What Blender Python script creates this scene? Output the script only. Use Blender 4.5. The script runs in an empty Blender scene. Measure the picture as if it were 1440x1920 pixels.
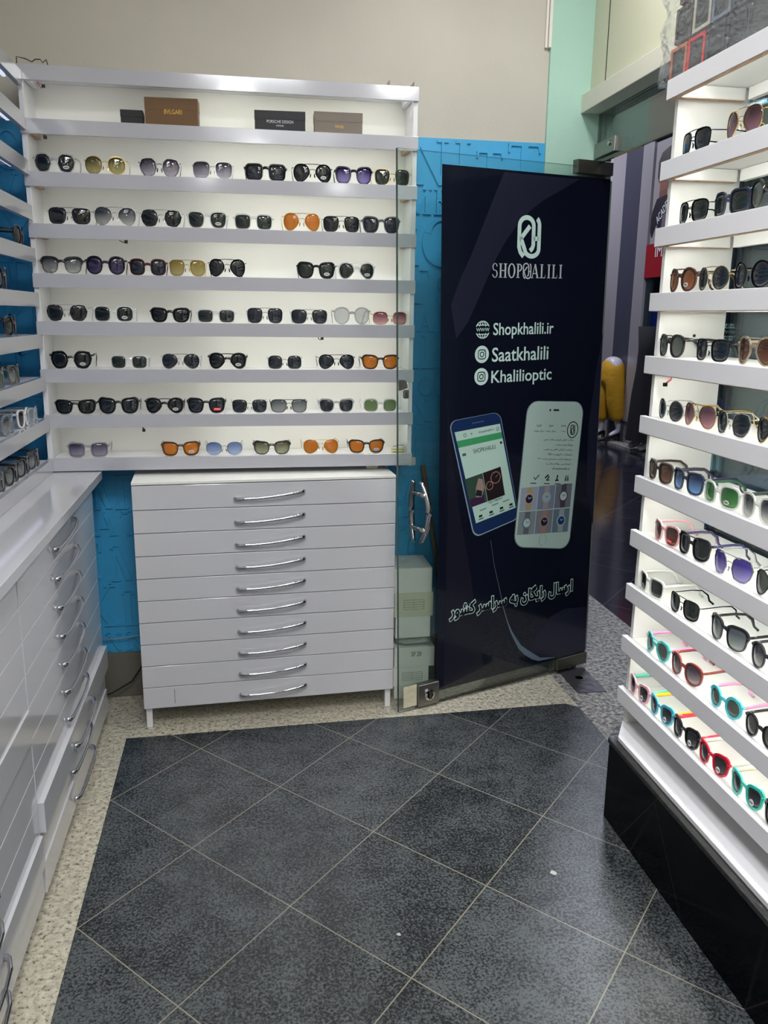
import bpy, math, random, unicodedata
from mathutils import Vector, Matrix
R = math.radians
random.seed(7)
S = bpy.context.scene
COL = S.collection

# ------------------------------------------------------------------ camera, light, exposure
CAM_PITCH, CAM_ROLL, CAM_YAW, CAM_F = 0.23101, 0.012287, 0.170226, 1560.6
fw = Vector((math.sin(CAM_YAW)*math.cos(CAM_PITCH), math.cos(CAM_YAW)*math.cos(CAM_PITCH), -math.sin(CAM_PITCH)))
rt = Vector((math.cos(CAM_YAW), -math.sin(CAM_YAW), 0)); up = rt.cross(fw)
r2 = rt*math.cos(CAM_ROLL)+up*math.sin(CAM_ROLL); u2 = -rt*math.sin(CAM_ROLL)+up*math.cos(CAM_ROLL)
cd = bpy.data.cameras.new('camera'); cam = bpy.data.objects.new('camera', cd); COL.objects.link(cam)
cd.sensor_fit = 'VERTICAL'; cd.sensor_height = 36; cd.lens = 36*CAM_F/1920; cd.clip_start = .05
M = Matrix((r2, u2, -fw)).transposed().to_4x4(); M.translation = (0, 0, 1.4); cam.matrix_world = M
S.camera = cam
S.view_settings.view_transform = 'Standard'; S.view_settings.look = 'None'
S.view_settings.gamma = 1; S.view_settings.use_curve_mapping = False
S.view_settings.exposure = 0.0
W = bpy.data.worlds.new('world'); S.world = W; W.use_nodes = True
W.node_tree.nodes['Background'].inputs[0].default_value = (.55, .62, .75, 1)
W.node_tree.nodes['Background'].inputs[1].default_value = .14

def area(name, loc, size, power, col=(1, 1, 1), rot=(0, 0, 0), sy=None):
    l = bpy.data.lights.new(name, 'AREA'); l.energy = power; l.color = col; l.size = size
    if sy: l.shape = 'RECTANGLE'; l.size_y = sy
    else: l.shape = 'DISK'
    o = bpy.data.objects.new(name, l); COL.objects.link(o); o.location = loc; o.rotation_euler = rot
    return o
# round ceiling downlights of the shop (behind the photographer) and of the mall corridor
for (x, y, p) in ((.02, -.1, 9), (.98, .3, 13), (.15, -1.9, 11), (1.1, -3.9, 14), (-.3, -3.6, 11), (.85, 2.25, 10)):
    area('ceiling_downlight_light', (x, y, 2.77), .22, p, (.98, .985, 1))
area('unseen_fill_panel', (.3, -1.1, 2.76), 1.0, 20, (.97, .98, 1), sy=1.4)
area('unseen_fill_panel', (.1, .62, 2.76), .6, 30, (.96, .98, 1), sy=.6)  # added unseen panel, brightens the right stand fascias and the chest front
for (x, y, p) in ((2.9, 3.0, 45), (2.9, 6.2, 75), (2.9, 9.8, 80)):
    area('mall_ceiling_light', (x, y, 3.9), .8, p, (.82, .86, 1))

# ------------------------------------------------------------------ materials
def lin(c):
    return tuple((v/12.92 if v <= .04045 else ((v+.055)/1.055)**2.4) for v in (x/255 for x in c))+(1,)
def mat(name, rgb, rough=.5, metal=0, spec=.5, emit=None, es=0, coat=0, bump=None):
    m = bpy.data.materials.new(name); m.use_nodes = True; b = m.node_tree.nodes['Principled BSDF']
    b.inputs['Base Color'].default_value = lin(rgb); b.inputs['Roughness'].default_value = rough
    b.inputs['Metallic'].default_value = metal; b.inputs['Specular IOR Level'].default_value = spec
    b.inputs['Coat Weight'].default_value = coat; b.inputs['Coat Roughness'].default_value = .08
    if emit: b.inputs['Emission Color'].default_value = lin(emit); b.inputs['Emission Strength'].default_value = es
    if bump:
        n = m.node_tree; t = n.nodes.new('ShaderNodeTexNoise'); t.inputs['Scale'].default_value = bump[0]; t.inputs['Detail'].default_value = 4
        c = n.nodes.new('ShaderNodeTexCoord'); n.links.new(c.outputs['Object'], t.inputs['Vector'])
        k = n.nodes.new('ShaderNodeBump'); k.inputs['Strength'].default_value = bump[1]; k.inputs['Distance'].default_value = .01
        n.links.new(t.outputs['Fac'], k.inputs['Height']); n.links.new(k.outputs['Normal'], b.inputs['Normal'])
    return m
def N(nt, typ, **kw):
    n = nt.nodes.new(typ)
    for k, v in kw.items():
        if k.startswith('i'):
            key = k[1:]; n.inputs[int(key) if key.isdigit() else key].default_value = v
        else: setattr(n, k, v)
    return n
def math_(nt, op, a, b=None):
    n = nt.nodes.new('ShaderNodeMath'); n.operation = op
    for i, v in enumerate((a, b)):
        if v is None: continue
        if isinstance(v, (int, float)): n.inputs[i].default_value = v
        else: nt.links.new(v, n.inputs[i])
    return n.outputs[0]
def granite(name, base, dark, light, rough=.35, scale=1.0, dens=.36):
    m = bpy.data.materials.new(name); m.use_nodes = True; nt = m.node_tree; b = nt.nodes['Principled BSDF']
    tc = N(nt, 'ShaderNodeTexCoord')
    v1 = N(nt, 'ShaderNodeTexNoise', iScale=95*scale, iDetail=5.0, iRoughness=.65)
    v2 = N(nt, 'ShaderNodeTexNoise', iScale=55*scale, iDetail=3.0)
    v3 = N(nt, 'ShaderNodeTexNoise', iScale=3.0, iDetail=2.0)
    for v in (v1, v2, v3): nt.links.new(tc.outputs['Object'], v.inputs['Vector'])
    r1 = N(nt, 'ShaderNodeValToRGB'); e = r1.color_ramp.elements
    e[0].position = dens; e[0].color = lin(dark); e[1].position = dens+.09; e[1].color = lin(base)
    x = r1.color_ramp.elements.new(.66); x.color = lin(light)
    nt.links.new(v1.outputs['Fac'], r1.inputs['Fac'])
    mx = N(nt, 'ShaderNodeMix', data_type='RGBA'); mx.inputs[0].default_value = .3
    r2_ = N(nt, 'ShaderNodeValToRGB'); e = r2_.color_ramp.elements
    e[0].position = .35; e[0].color = lin(dark); e[1].position = .6; e[1].color = lin(light)
    nt.links.new(v2.outputs['Fac'], r2_.inputs['Fac'])
    nt.links.new(r1.outputs[0], mx.inputs[6]); nt.links.new(r2_.outputs[0], mx.inputs[7])
    nt.links.new(mx.outputs[2], b.inputs['Base Color']); b.inputs['Roughness'].default_value = rough
    return m
def tile(name, base, light, grout, rough, ox, oy, hx, hy, gw=.0045, rot90=False, sc=1.0, spread=.17):
    """speckled stone slabs laid on the diagonal with thin grout"""
    m = bpy.data.materials.new(name); m.use_nodes = True; nt = m.node_tree; b = nt.nodes['Principled BSDF']
    tc = N(nt, 'ShaderNodeTexCoord'); sp = N(nt, 'ShaderNodeSeparateXYZ'); nt.links.new(tc.outputs['Object'], sp.inputs[0])
    X = sp.outputs[1] if rot90 else sp.outputs[0]; Y = sp.outputs[2] if rot90 else sp.outputs[1]
    u = math_(nt, 'DIVIDE', math_(nt, 'SUBTRACT', X, ox), hx); v = math_(nt, 'DIVIDE', math_(nt, 'SUBTRACT', Y, oy), hy)
    a = math_(nt, 'MULTIPLY', math_(nt, 'ADD', u, v), .5); c = math_(nt, 'MULTIPLY', math_(nt, 'SUBTRACT', u, v), .5)
    da = math_(nt, 'ABSOLUTE', math_(nt, 'SUBTRACT', math_(nt, 'FRACT', math_(nt, 'ADD', a, .5)), .5))
    dc = math_(nt, 'ABSOLUTE', math_(nt, 'SUBTRACT', math_(nt, 'FRACT', math_(nt, 'ADD', c, .5)), .5))
    g = math_(nt, 'LESS_THAN', math_(nt, 'MINIMUM', da, dc), gw)
    n1 = N(nt, 'ShaderNodeTexNoise', iScale=150.0*sc, iDetail=5.0, iRoughness=.75)
    n2 = N(nt, 'ShaderNodeTexNoise', iScale=9.0, iDetail=4.0, iRoughness=.6)
    n3 = N(nt, 'ShaderNodeTexWhiteNoise', noise_dimensions='2D')
    cb = N(nt, 'ShaderNodeCombineXYZ')
    nt.links.new(math_(nt, 'FLOOR', a), cb.inputs[0]); nt.links.new(math_(nt, 'FLOOR', c), cb.inputs[1]); nt.links.new(cb.outputs[0], n3.inputs[0])
    for n in (n1, n2): nt.links.new(tc.outputs['Object'], n.inputs['Vector'])
    s = math_(nt, 'ADD', math_(nt, 'ADD', n1.outputs['Fac'], math_(nt, 'MULTIPLY', n2.outputs['Fac'], .25)), math_(nt, 'MULTIPLY', n3.outputs['Value'], .06))
    r = N(nt, 'ShaderNodeValToRGB'); e = r.color_ramp.elements
    e[0].position = .585; e[0].color = lin(base); e[1].position = .585+spread; e[1].color = lin(light)
    nt.links.new(s, r.inputs['Fac'])
    mx = N(nt, 'ShaderNodeMix', data_type='RGBA'); nt.links.new(g, mx.inputs[0]); nt.links.new(r.outputs[0], mx.inputs[6]); mx.inputs[7].default_value = lin(grout)
    nt.links.new(mx.outputs[2], b.inputs['Base Color']); b.inputs['Roughness'].default_value = rough
    return m
def glass_mat(name, tint, gloss=.08, rough=.0):
    m = bpy.data.materials.new(name); m.use_nodes = True; nt = m.node_tree; nt.nodes.remove(nt.nodes['Principled BSDF'])
    out = nt.nodes['Material Output']; t = N(nt, 'ShaderNodeBsdfTransparent'); t.inputs[0].default_value = lin(tint)
    gl = N(nt, 'ShaderNodeBsdfGlossy'); gl.inputs['Roughness'].default_value = rough; gl.inputs[0].default_value = (1, 1, 1, 1)
    fr = N(nt, 'ShaderNodeFresnel'); fr.inputs[0].default_value = 1.45
    k = math_(nt, 'MINIMUM', math_(nt, 'MULTIPLY', fr.outputs[0], gloss/.04), .9)
    mx = N(nt, 'ShaderNodeMixShader'); nt.links.new(k, mx.inputs[0]); nt.links.new(t.outputs[0], mx.inputs[1]); nt.links.new(gl.outputs[0], mx.inputs[2])
    nt.links.new(mx.outputs[0], out.inputs[0]); return m
LENS = {}
def lens_mat(top, bot, ot, ob):
    key = (top, bot, ot, ob)
    if key in LENS: return LENS[key]
    m = bpy.data.materials.new('tinted_lens'); m.use_nodes = True; nt = m.node_tree; b = nt.nodes['Principled BSDF']; out = nt.nodes['Material Output']
    tc = N(nt, 'ShaderNodeTexCoord'); sp = N(nt, 'ShaderNodeSeparateXYZ'); nt.links.new(tc.outputs['Object'], sp.inputs[0])
    k = N(nt, 'ShaderNodeMapRange'); nt.links.new(sp.outputs[2], k.inputs[0]); k.inputs[1].default_value = .006; k.inputs[2].default_value = .040
    mx = N(nt, 'ShaderNodeMix', data_type='RGBA'); mx.inputs[6].default_value = lin(bot); mx.inputs[7].default_value = lin(top); nt.links.new(k.outputs[0], mx.inputs[0])
    op = N(nt, 'ShaderNodeMapRange'); nt.links.new(k.outputs[0], op.inputs[0]); op.inputs[3].default_value = ob; op.inputs[4].default_value = ot
    nt.links.new(mx.outputs[2], b.inputs['Base Color']); b.inputs['Roughness'].default_value = .04; b.inputs['Specular IOR Level'].default_value = .8
    t = N(nt, 'ShaderNodeBsdfTransparent'); t2 = N(nt, 'ShaderNodeMix', data_type='RGBA'); t2.inputs[0].default_value = .6
    nt.links.new(mx.outputs[2], t2.inputs[6]); t2.inputs[7].default_value = (1, 1, 1, 1); nt.links.new(t2.outputs[2], t.inputs[0])
    ms = N(nt, 'ShaderNodeMixShader'); nt.links.new(op.outputs[0], ms.inputs[0]); nt.links.new(t.outputs[0], ms.inputs[1]); nt.links.new(b.outputs[0], ms.inputs[2])
    nt.links.new(ms.outputs[0], out.inputs[0]); LENS[key] = m; return m

def wallmat(name, rgb, var=.05, rough=.8):
    m = bpy.data.materials.new(name); m.use_nodes = True; nt = m.node_tree; b = nt.nodes['Principled BSDF']
    tc = N(nt, 'ShaderNodeTexCoord'); n = N(nt, 'ShaderNodeTexNoise', iScale=2.2, iDetail=3.0); nt.links.new(tc.outputs['Object'], n.inputs['Vector'])
    r = N(nt, 'ShaderNodeValToRGB'); e = r.color_ramp.elements; e[0].position = .3; e[1].position = .7
    e[0].color = lin(tuple(int(c*(1-var)) for c in rgb)); e[1].color = lin(rgb)
    nt.links.new(n.outputs['Fac'], r.inputs['Fac']); nt.links.new(r.outputs[0], b.inputs['Base Color']); b.inputs['Roughness'].default_value = rough
    n2 = N(nt, 'ShaderNodeTexNoise', iScale=90.0, iDetail=2.0); nt.links.new(tc.outputs['Object'], n2.inputs['Vector'])
    k = N(nt, 'ShaderNodeBump', iStrength=.06, iDistance=.01); nt.links.new(n2.outputs['Fac'], k.inputs['Height']); nt.links.new(k.outputs[0], b.inputs['Normal'])
    return m
mBeige = wallmat('painted_plaster', (200, 195, 184)); mMint = wallmat('mint_paint', (176, 214, 198), .06)
mBlue = wallmat('blue_foam_wallpaper', (66, 172, 224), .08, .45)
mConc = wallmat('concrete_skirting', (120, 116, 104), .25)
mWhiteR = mat('bright_white_laminate', (243, 242, 247), .3, coat=.2); mWhite = mat('white_laminate', (222, 222, 226), .22, coat=.3); mWhiteM = mat('white_matt_board', (232, 232, 228), .5)
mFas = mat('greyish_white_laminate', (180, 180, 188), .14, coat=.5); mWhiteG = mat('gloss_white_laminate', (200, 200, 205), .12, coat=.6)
mSeam = mat('dark_seam', (60, 60, 62), .8); mRaw = mat('raw_chipboard_edge', (190, 160, 130), .8, bump=(200, .5))
mLED = mat('led_strip', (255, 250, 235), .5, emit=(252, 252, 236), es=11); mLEDd = mat('weak_led_strip', (255, 250, 235), .5, emit=(252, 250, 234), es=4); mLEDr = mat('bright_led_strip', (255, 252, 245), .5, emit=(252, 252, 246), es=19)
mChrome = mat('chrome', (196, 196, 202), .09, 1); mSteel = mat('brushed_steel', (150, 148, 142), .35, 1, bump=(60, .1)); mSteelD = mat('aged_steel', (120, 118, 108), .4, .9, bump=(60, .1))
mBlackTile = tile('black_polished_tile', (3, 4, 9), (6, 7, 13), (40, 36, 33), .1, 1.935, .215, .3, .38, .004, rot90=True)
mBlackTile.node_tree.nodes['Principled BSDF'].inputs['Specular IOR Level'].default_value = .08
mShopTile = tile('dark_grey_granite_tile', (18, 22, 25), (86, 91, 93), (132, 128, 114), .36, .083, 2.295, .247, .267, .0042, spread=.155)
mMallTile = tile('dark_polished_mall_tile', (24, 24, 34), (46, 46, 57), (75, 74, 82), .12, 2.2, 4.2, .42, .46, .004)
mGran = granite('speckled_beige_granite', (184, 178, 158), (62, 57, 52), (208, 202, 184)); mGranG = granite('rough_grey_granite', (150, 147, 142), (52, 51, 50), (186, 183, 176), .6, .7, .44)
mDoorG = glass_mat('door_glass', (249, 254, 252), .05); mGlass = glass_mat('window_glass', (206, 220, 222), .03); mGlassD = glass_mat('dusty_transom_glass', (205, 212, 210), .06)
mEdge = mat('green_glass_edge', (58, 78, 76), .15)
mBlk = mat('black_plastic', (16, 16, 18), .2, coat=.4); mInk = mat('black_ink', (18, 20, 24), .5); mPrintW = mat('white_print', (196, 222, 214), .4)

# ------------------------------------------------------------------ mesh helpers
class MB:
    def __init__(s): s.v = []; s.f = []
    def add(s, vs, fs):
        b = len(s.v); s.v += [tuple(p) for p in vs]; s.f += [tuple(i+b for i in f) for f in fs]; return s
    def box(s, x0, x1, y0, y1, z0, z1):
        return s.add([(x0, y0, z0), (x1, y0, z0), (x1, y1, z0), (x0, y1, z0), (x0, y0, z1), (x1, y0, z1), (x1, y1, z1), (x0, y1, z1)],
                     [(0, 3, 2, 1), (4, 5, 6, 7), (0, 1, 5, 4), (1, 2, 6, 5), (2, 3, 7, 6), (3, 0, 4, 7)])
    def prism(s, pts, y0, y1, ax='y'):
        """extrude a 2-D outline (x,z) from y0 to y1; ax='x': outline is (y,z); ax='z': outline is (x,y)"""
        n = len(pts)
        def P(p, d): return (p[0], d, p[1]) if ax == 'y' else ((d, p[0], p[1]) if ax == 'x' else (p[0], p[1], d))
        return s.add([P(p, y0) for p in pts]+[P(p, y1) for p in pts],
                     [tuple(range(n)), tuple(range(2*n-1, n-1, -1))]+[(i, i+n, (i+1) % n+n, (i+1) % n) for i in range(n)])
    def tube(s, path, rad, n=8, flat=(1, 1), closed=False):
        """rad: number or list; flat scales the section along the two frame axes"""
        P = [Vector(p) for p in path]; m = len(P); rad = rad if isinstance(rad, (list, tuple)) else [rad]*m
        vs = []; up_ = Vector((0, 0, 1))
        for i in range(m):
            t = (P[(i+1) % m]-P[i-1]) if closed else (P[min(i+1, m-1)]-P[max(i-1, 0)])
            t.normalize(); a = t.cross(up_)
            if a.length < .05: a = t.cross(Vector((0, 1, 0)))
            a.normalize(); b = a.cross(t)
            for k in range(n):
                w = 2*math.pi*k/n; vs.append(P[i]+a*math.cos(w)*rad[i]*flat[0]+b*math.sin(w)*rad[i]*flat[1])
        fs = [(i*n+k, i*n+(k+1) % n, ((i+1) % m)*n+(k+1) % n, ((i+1) % m)*n+k) for i in range(m if closed else m-1) for k in range(n)]
        if not closed: fs += [tuple(range(n-1, -1, -1)), tuple((m-1)*n+k for k in range(n))]
        return s.add(vs, fs)
    def lathe(s, prof, n=24, c=(0, 0, 0), ax='z'):
        vs = []; fs = []; m = len(prof)
        for (r, h) in prof:
            for k in range(n):
                w = 2*math.pi*k/n; p = (r*math.cos(w), r*math.sin(w), h)
                if ax == 'y': p = (p[0], p[2], p[1])
                if ax == 'x': p = (p[2], p[0], p[1])
                vs.append((p[0]+c[0], p[1]+c[1], p[2]+c[2]))
        for i in range(m-1):
            for k in range(n): fs.append((i*n+k, i*n+(k+1) % n, (i+1)*n+(k+1) % n, (i+1)*n+k))
        fs += [tuple(range(n-1, -1, -1)), tuple((m-1)*n+k for k in range(n))]
        return s.add(vs, fs)
    def build(s, name, m, parent=None, bevel=0, smooth=False, loc=None, rotz=0):
        me = bpy.data.meshes.new(name); me.from_pydata(s.v, [], s.f); me.update()
        import bmesh
        bm = bmesh.new(); bm.from_mesh(me); bmesh.ops.recalc_face_normals(bm, faces=bm.faces); bm.to_mesh(me); bm.free()
        if m: me.materials.append(m)
        if smooth: me.shade_smooth()
        o = bpy.data.objects.new(name, me); COL.objects.link(o)
        if parent: o.parent = parent
        if loc: o.location = loc
        if rotz: o.rotation_euler.z = rotz
        if bevel:
            b = o.modifiers.new('bevel', 'BEVEL'); b.width = bevel; b.segments = 2; b.limit_method = 'ANGLE'
        return o
def thing(name, label, cat, loc=(0, 0, 0), rot=(0, 0, 0), group=None):
    o = bpy.data.objects.new(name, None); COL.objects.link(o); o.empty_display_size = .05
    o.location = loc; o.rotation_euler = rot; return tag(o, label, cat, group)
def tag(o, label, cat, group=None, kind=None):
    o['label'] = label; o['category'] = cat
    if group: o['group'] = group
    if kind: o['kind'] = kind
    return o
def struct(o): o['kind'] = 'structure'; return o

def shape_fa(s):
    """join Persian letters: presentation forms in visual (right-to-left) order"""
    NB = set('ادذرزژوآ '); out = []
    def isl(c): return c.isalpha() and '\u0600' <= c <= '\u06ff'
    for i, c in enumerate(s):
        if not isl(c): out.append(c); continue
        prv = i > 0 and isl(s[i-1]) and s[i-1] not in NB; nxt = i+1 < len(s) and isl(s[i+1]) and c not in NB
        form = ('MEDIAL' if nxt else 'FINAL') if prv else ('INITIAL' if nxt else 'ISOLATED')
        try: out.append(unicodedata.lookup(unicodedata.name(c)+' '+form+' FORM'))
        except KeyError: out.append(c)
    return ''.join(reversed(out))
BB = []
def text(body, fit, m, parent, name='lettering', y=0, offset=0, rot=0, th=.0004, plane='xz', fa=False, shear=0, res=3, ref=None):
    """flat lettering scaled into the box fit=(x0,x1,z0,z1); in the parent's x-z plane"""
    c = bpy.data.curves.new(name, 'FONT'); c.body = shape_fa(body) if fa else body; c.size = 1; c.offset = offset; c.resolution_u = res; c.shear = shear
    c.extrude = .001
    t = bpy.data.objects.new(name, c); COL.objects.link(t)
    dg = bpy.context.evaluated_depsgraph_get(); me = bpy.data.meshes.new_from_object(t.evaluated_get(dg)); bpy.data.objects.remove(t)
    xs = [v.co.x for v in me.vertices]; ys = [v.co.y for v in me.vertices]
    x0, x1, z0, z1 = fit; a, b, c_, d = ref or (min(xs), max(xs), min(ys), max(ys)); BB[:] = [a, b, c_, d]; cx, cz = (x0+x1)/2, (z0+z1)/2
    for v in me.vertices:
        px = x0+(v.co.x-a)/(b-a)*(x1-x0); pz = z0+(v.co.y-c_)/(d-c_)*(z1-z0); py = y-(th if v.co.z > 0 else 0)
        dx, dz = px-cx, pz-cz; px, pz = cx+dx*math.cos(rot)-dz*math.sin(rot), cz+dx*math.sin(rot)+dz*math.cos(rot)
        v.co = (px, py, pz)
    me.materials.clear(); me.materials.append(m)
    o = bpy.data.objects.new(name, me); COL.objects.link(o); o.parent = parent; return o

# serif capital letters from strokes in a unit cell (used on the door print and in the wall relief)
def serif(ch):
    T, t, s = .17, .06, .055
    def V(x, a=0, b=1, w=T): return [(x-w/2, a), (x+w/2, a), (x+w/2, b), (x-w/2, b)]
    def Sr(x, z, w=.36): return [(x-w/2, z), (x+w/2, z), (x+w/2, z+s), (x-w/2, z+s)]
    def Dg(x0, z0, x1, z1, w): return [(x0-w/2, z0), (x0+w/2, z0), (x1+w/2, z1), (x1-w/2, z1)]
    def arc(cx, cz, rx, rz, a0, a1, w, n=14):
        o = []; i = []
        for k in range(n+1):
            a = R(a0+(a1-a0)*k/n); o.append((cx+rx*math.cos(a), cz+rz*math.sin(a))); i.append((cx+(rx-w)*math.cos(a), cz+(rz-w*.45)*math.sin(a)))
        return [[o[k], o[k+1], i[k+1], i[k]] for k in range(n)]
    q = {'H': [V(.18), V(.72), [(.18, .47), (.72, .47), (.72, .53), (.18, .53)], Sr(.18, 0), Sr(.18, 1-s), Sr(.72, 0), Sr(.72, 1-s)],
         'I': [V(.25), Sr(.25, 0), Sr(.25, 1-s)], 'L': [V(.2), Sr(.2, 1-s), [(0, 0), (.62, 0), (.66, .26), (.58, s), (0, s)]],
         'A': [Dg(.08, 0, .42, 1, t), Dg(.74, 0, .42, 1, T), [(.2, .3), (.64, .3), (.62, .36), (.22, .36)], Sr(.08, 0, .26), Sr(.74, 0)],
         'V': [Dg(.42, 0, .1, 1, T), Dg(.42, 0, .76, 1, t), Sr(.1, 1-s), Sr(.76, 1-s, .26)],
         'K': [V(.18), Dg(.22, .42, .66, 1, t), Dg(.72, 0, .34, .56, T), Sr(.18, 0), Sr(.18, 1-s), Sr(.7, 1-s, .26), Sr(.72, 0)],
         'T': [V(.4), Sr(.4, 0), [(0, 1-s), (.8, 1-s), (.8, 1), (0, 1)], [(0, .8), (.04, .8), (.08, 1), (0, 1)], [(.8, .8), (.76, .8), (.72, 1), (.8, 1)]],
         'E': [V(.2), [(0, 0), (.62, 0), (.66, .24), (.58, s), (0, s)], [(0, 1), (.6, 1), (.62, .8), (.56, 1-s), (0, 1-s)], [(.2, .48), (.5, .48), (.5, .54), (.2, .54)]],
         'N': [V(.16, w=t), V(.74, w=t), Dg(.74, 0, .18, 1, T), Sr(.16, 0, .28), Sr(.14, 1-s, .28), Sr(.74, 1-s, .28)],
         'M': [V(.14, w=t), V(.86), Dg(.5, .02, .18, 1, T), Dg(.5, .02, .84, 1, t), Sr(.14, 0, .26), Sr(.86, 0), Sr(.14, 1-s, .26), Sr(.86, 1-s)],
         'X': [Dg(.74, 0, .12, 1, T), Dg(.1, 0, .72, 1, t), Sr(.12, 1-s), Sr(.74, 0), Sr(.1, 0, .26), Sr(.72, 1-s, .26)],
         'P': [V(.18), Sr(.18, 0), Sr(.14, 1-s, .28)]+arc(.3, .73, .36, .27, -90, 90, .15)+[[(.18, 1-s), (.3, 1-s), (.3, 1), (.18, 1)], [(.18, .46), (.3, .46), (.3, .52), (.18, .52)]],
         'O': arc(.42, .5, .42, .52, 0, 360, .16, 28), 'C': arc(.45, .5, .43, .52, 50, 310, .16, 22)+[[(.7, .7), (.76, .7), (.76, .98), (.7, .9)]],
         'S': arc(.36, .74, .28, .27, 10, 270, .1)+arc(.36, .27, .3, .28, -170, 90, .11)}[ch]
    return q, {'I': .5, 'M': 1.02, 'L': .7, 'E': .7, 'S': .7, 'H': .9, 'N': .9, 'P': .72, 'A': .9, 'V': .88}.get(ch, .86)

# ------------------------------------------------------------------ room shell
YB = 3.02; XL = -.80; XR = 1.27
fl = struct(MB().box(XL-.15, 1.2, -4.7, YB+.1, -.1, 0).build('floor', mGran))
struct(MB().prism([(-.412, -4.7), (1.2, -4.7), (1.2, 2.44), (1.2, 2.67), (1.16, 2.705), (-.415, 2.668)], 0, .0012, 'z').build('floor_1', mShopTile))
struct(MB().box(1.2, 1.76, -4.7, 12, -.1, .0006).build('floor_2', mGranG))
struct(MB().box(1.76, 4.14, -4.7, 14, -.1, .0003).build('floor_3', mMallTile))
struct(MB().box(XL-.2, 1.28, YB, YB+.12, -.1, 2.9).build('wall_back', mBeige))
struct(MB().box(XL-.12, XL, -4.7, YB, -.1, 2.9).build('wall_left', mBeige))
struct(MB().box(XL-.2, 1.4, -4.8, -4.7, -.1, 2.9).build('wall_front', mBeige))
struct(MB().box(XL-.2, 1.4, -4.8, YB+.1, 2.8, 2.95).build('ceiling', mBeige))
struct(MB().box(1.078, 1.275, YB-.014, YB, 0, 2.8).build('trim_1', mMint))
struct(MB().box(1.23, 1.27, -4.7, 2.88, 2.16, 2.8).box(1.23, 1.27, 2.886, YB-.014, 2.16, 2.8).build('wall_right', mat('beige_fascia_panel', (205, 205, 180), .5), bevel=.001))
struct(MB().box(1.2294, 1.264, 2.8802, 2.8858, 2.16, 2.8).build('trim_2', mSeam))
struct(MB().box(1.2, 1.275, -4.7, YB-.014, 2.1, 2.16).build('trim_3', mat('cream_beam', (214, 212, 196), .45), bevel=.002))
# skirting at the foot of the back wall and left wall
struct(MB().box(XL, 1.07, YB-.02, YB, 0, .172).build('baseboard_back', mConc, bevel=.003))
struct(MB().box(XL, XL+.02, -4.7, YB-.02, 0, .172).build('baseboard_left', mConc))
# embossed blue wallpaper: foam panels with raised serif letters
def relief(name, a0, a1, z0, z1, place):
    mb = MB(); base = .004
    mb.v, mb.f = [], []
    cnt = [0]
    def add(poly, d0, d1):
        cnt[0] += 1; d1 += .00012*(cnt[0] % 9); n = len(poly); mb.add([place(p, d0) for p in poly]+[place(p, d1) for p in poly], [tuple(range(n)), tuple(range(2*n-1, n-1, -1))]+[(i, i+n, (i+1) % n+n, (i+1) % n) for i in range(n)])
    add([(a0, z0), (a1, z0), (a1, z1), (a0, z1)], 0, base)
    rnd = random.Random(3); z = z0+.008
    while z < z1-.05:
        h = rnd.choice((.085, .12, .16)); h = min(h, z1-z-.006); a = a0+.006+rnd.random()*.03
        while a < a1-.09:
            ch = rnd.choice('AVKOHITLENMXSPC'); g, w = serif(ch); hh = h*rnd.choice((.8, 1, 1))
            if a+w*hh*1.05 > a1: break
            for poly in g: add([(a+.01+p[0]*hh, z+p[1]*hh) for p in poly], base*.5, base+.0055)
            a += w*hh+.012
        z += h+.012
    return struct(mb.build(name, mBlue))
relief('trim_4', XL+.004, 1.078, .172, 2.0, lambda p, d: (p[0], YB-d, p[1]))
relief('trim_5', 1.7, YB-.004, .172, 2.0, lambda p, d: (XL+d, p[0], p[1]))
struct(MB().box(1.058, 1.066, YB-.012, YB, 2.303, 2.8).box(1.068, 1.078, YB-.018, YB, 2.303, 2.8).build('trim_6', mat('white_cable_trunking', (228, 222, 214), .5), bevel=.001))
# transom glass above the entrance and shop window behind the right stand
struct(MB().box(1.266, 1.276, 2.12, YB-.02, 1.935, 2.1).build('window_1', mGlassD))
struct(MB().box(1.266, 1.276, -2.4, 2.1, .25, 2.1).build('window_2', mGlass))
tr = thing('transom_clamp', 'steel patch clamp holding the transom glass above the glass door', 'clamp', (1.255, 2.93, 1.962))
MB().box(0, .03, -.1, .07, -.012, .038).build('clamp_body', mSteel, tr, .002)
MB().lathe([(.008, -.004), (.008, 0), (.004, .003)], 12, (-.001, -.06, .02), 'x').build('screw', mChrome, tr)

# ------------------------------------------------------------------ display units
def ledstrip(parent, x0, x1, y0, y1, z, m): return MB().box(x0, x1, y0, y1, z-.004, z).build('led_strip', m, parent)
ORD = ['first', 'second', 'third', 'fourth', 'fifth', 'sixth', 'seventh', 'eighth', 'ninth', 'tenth']
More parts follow.
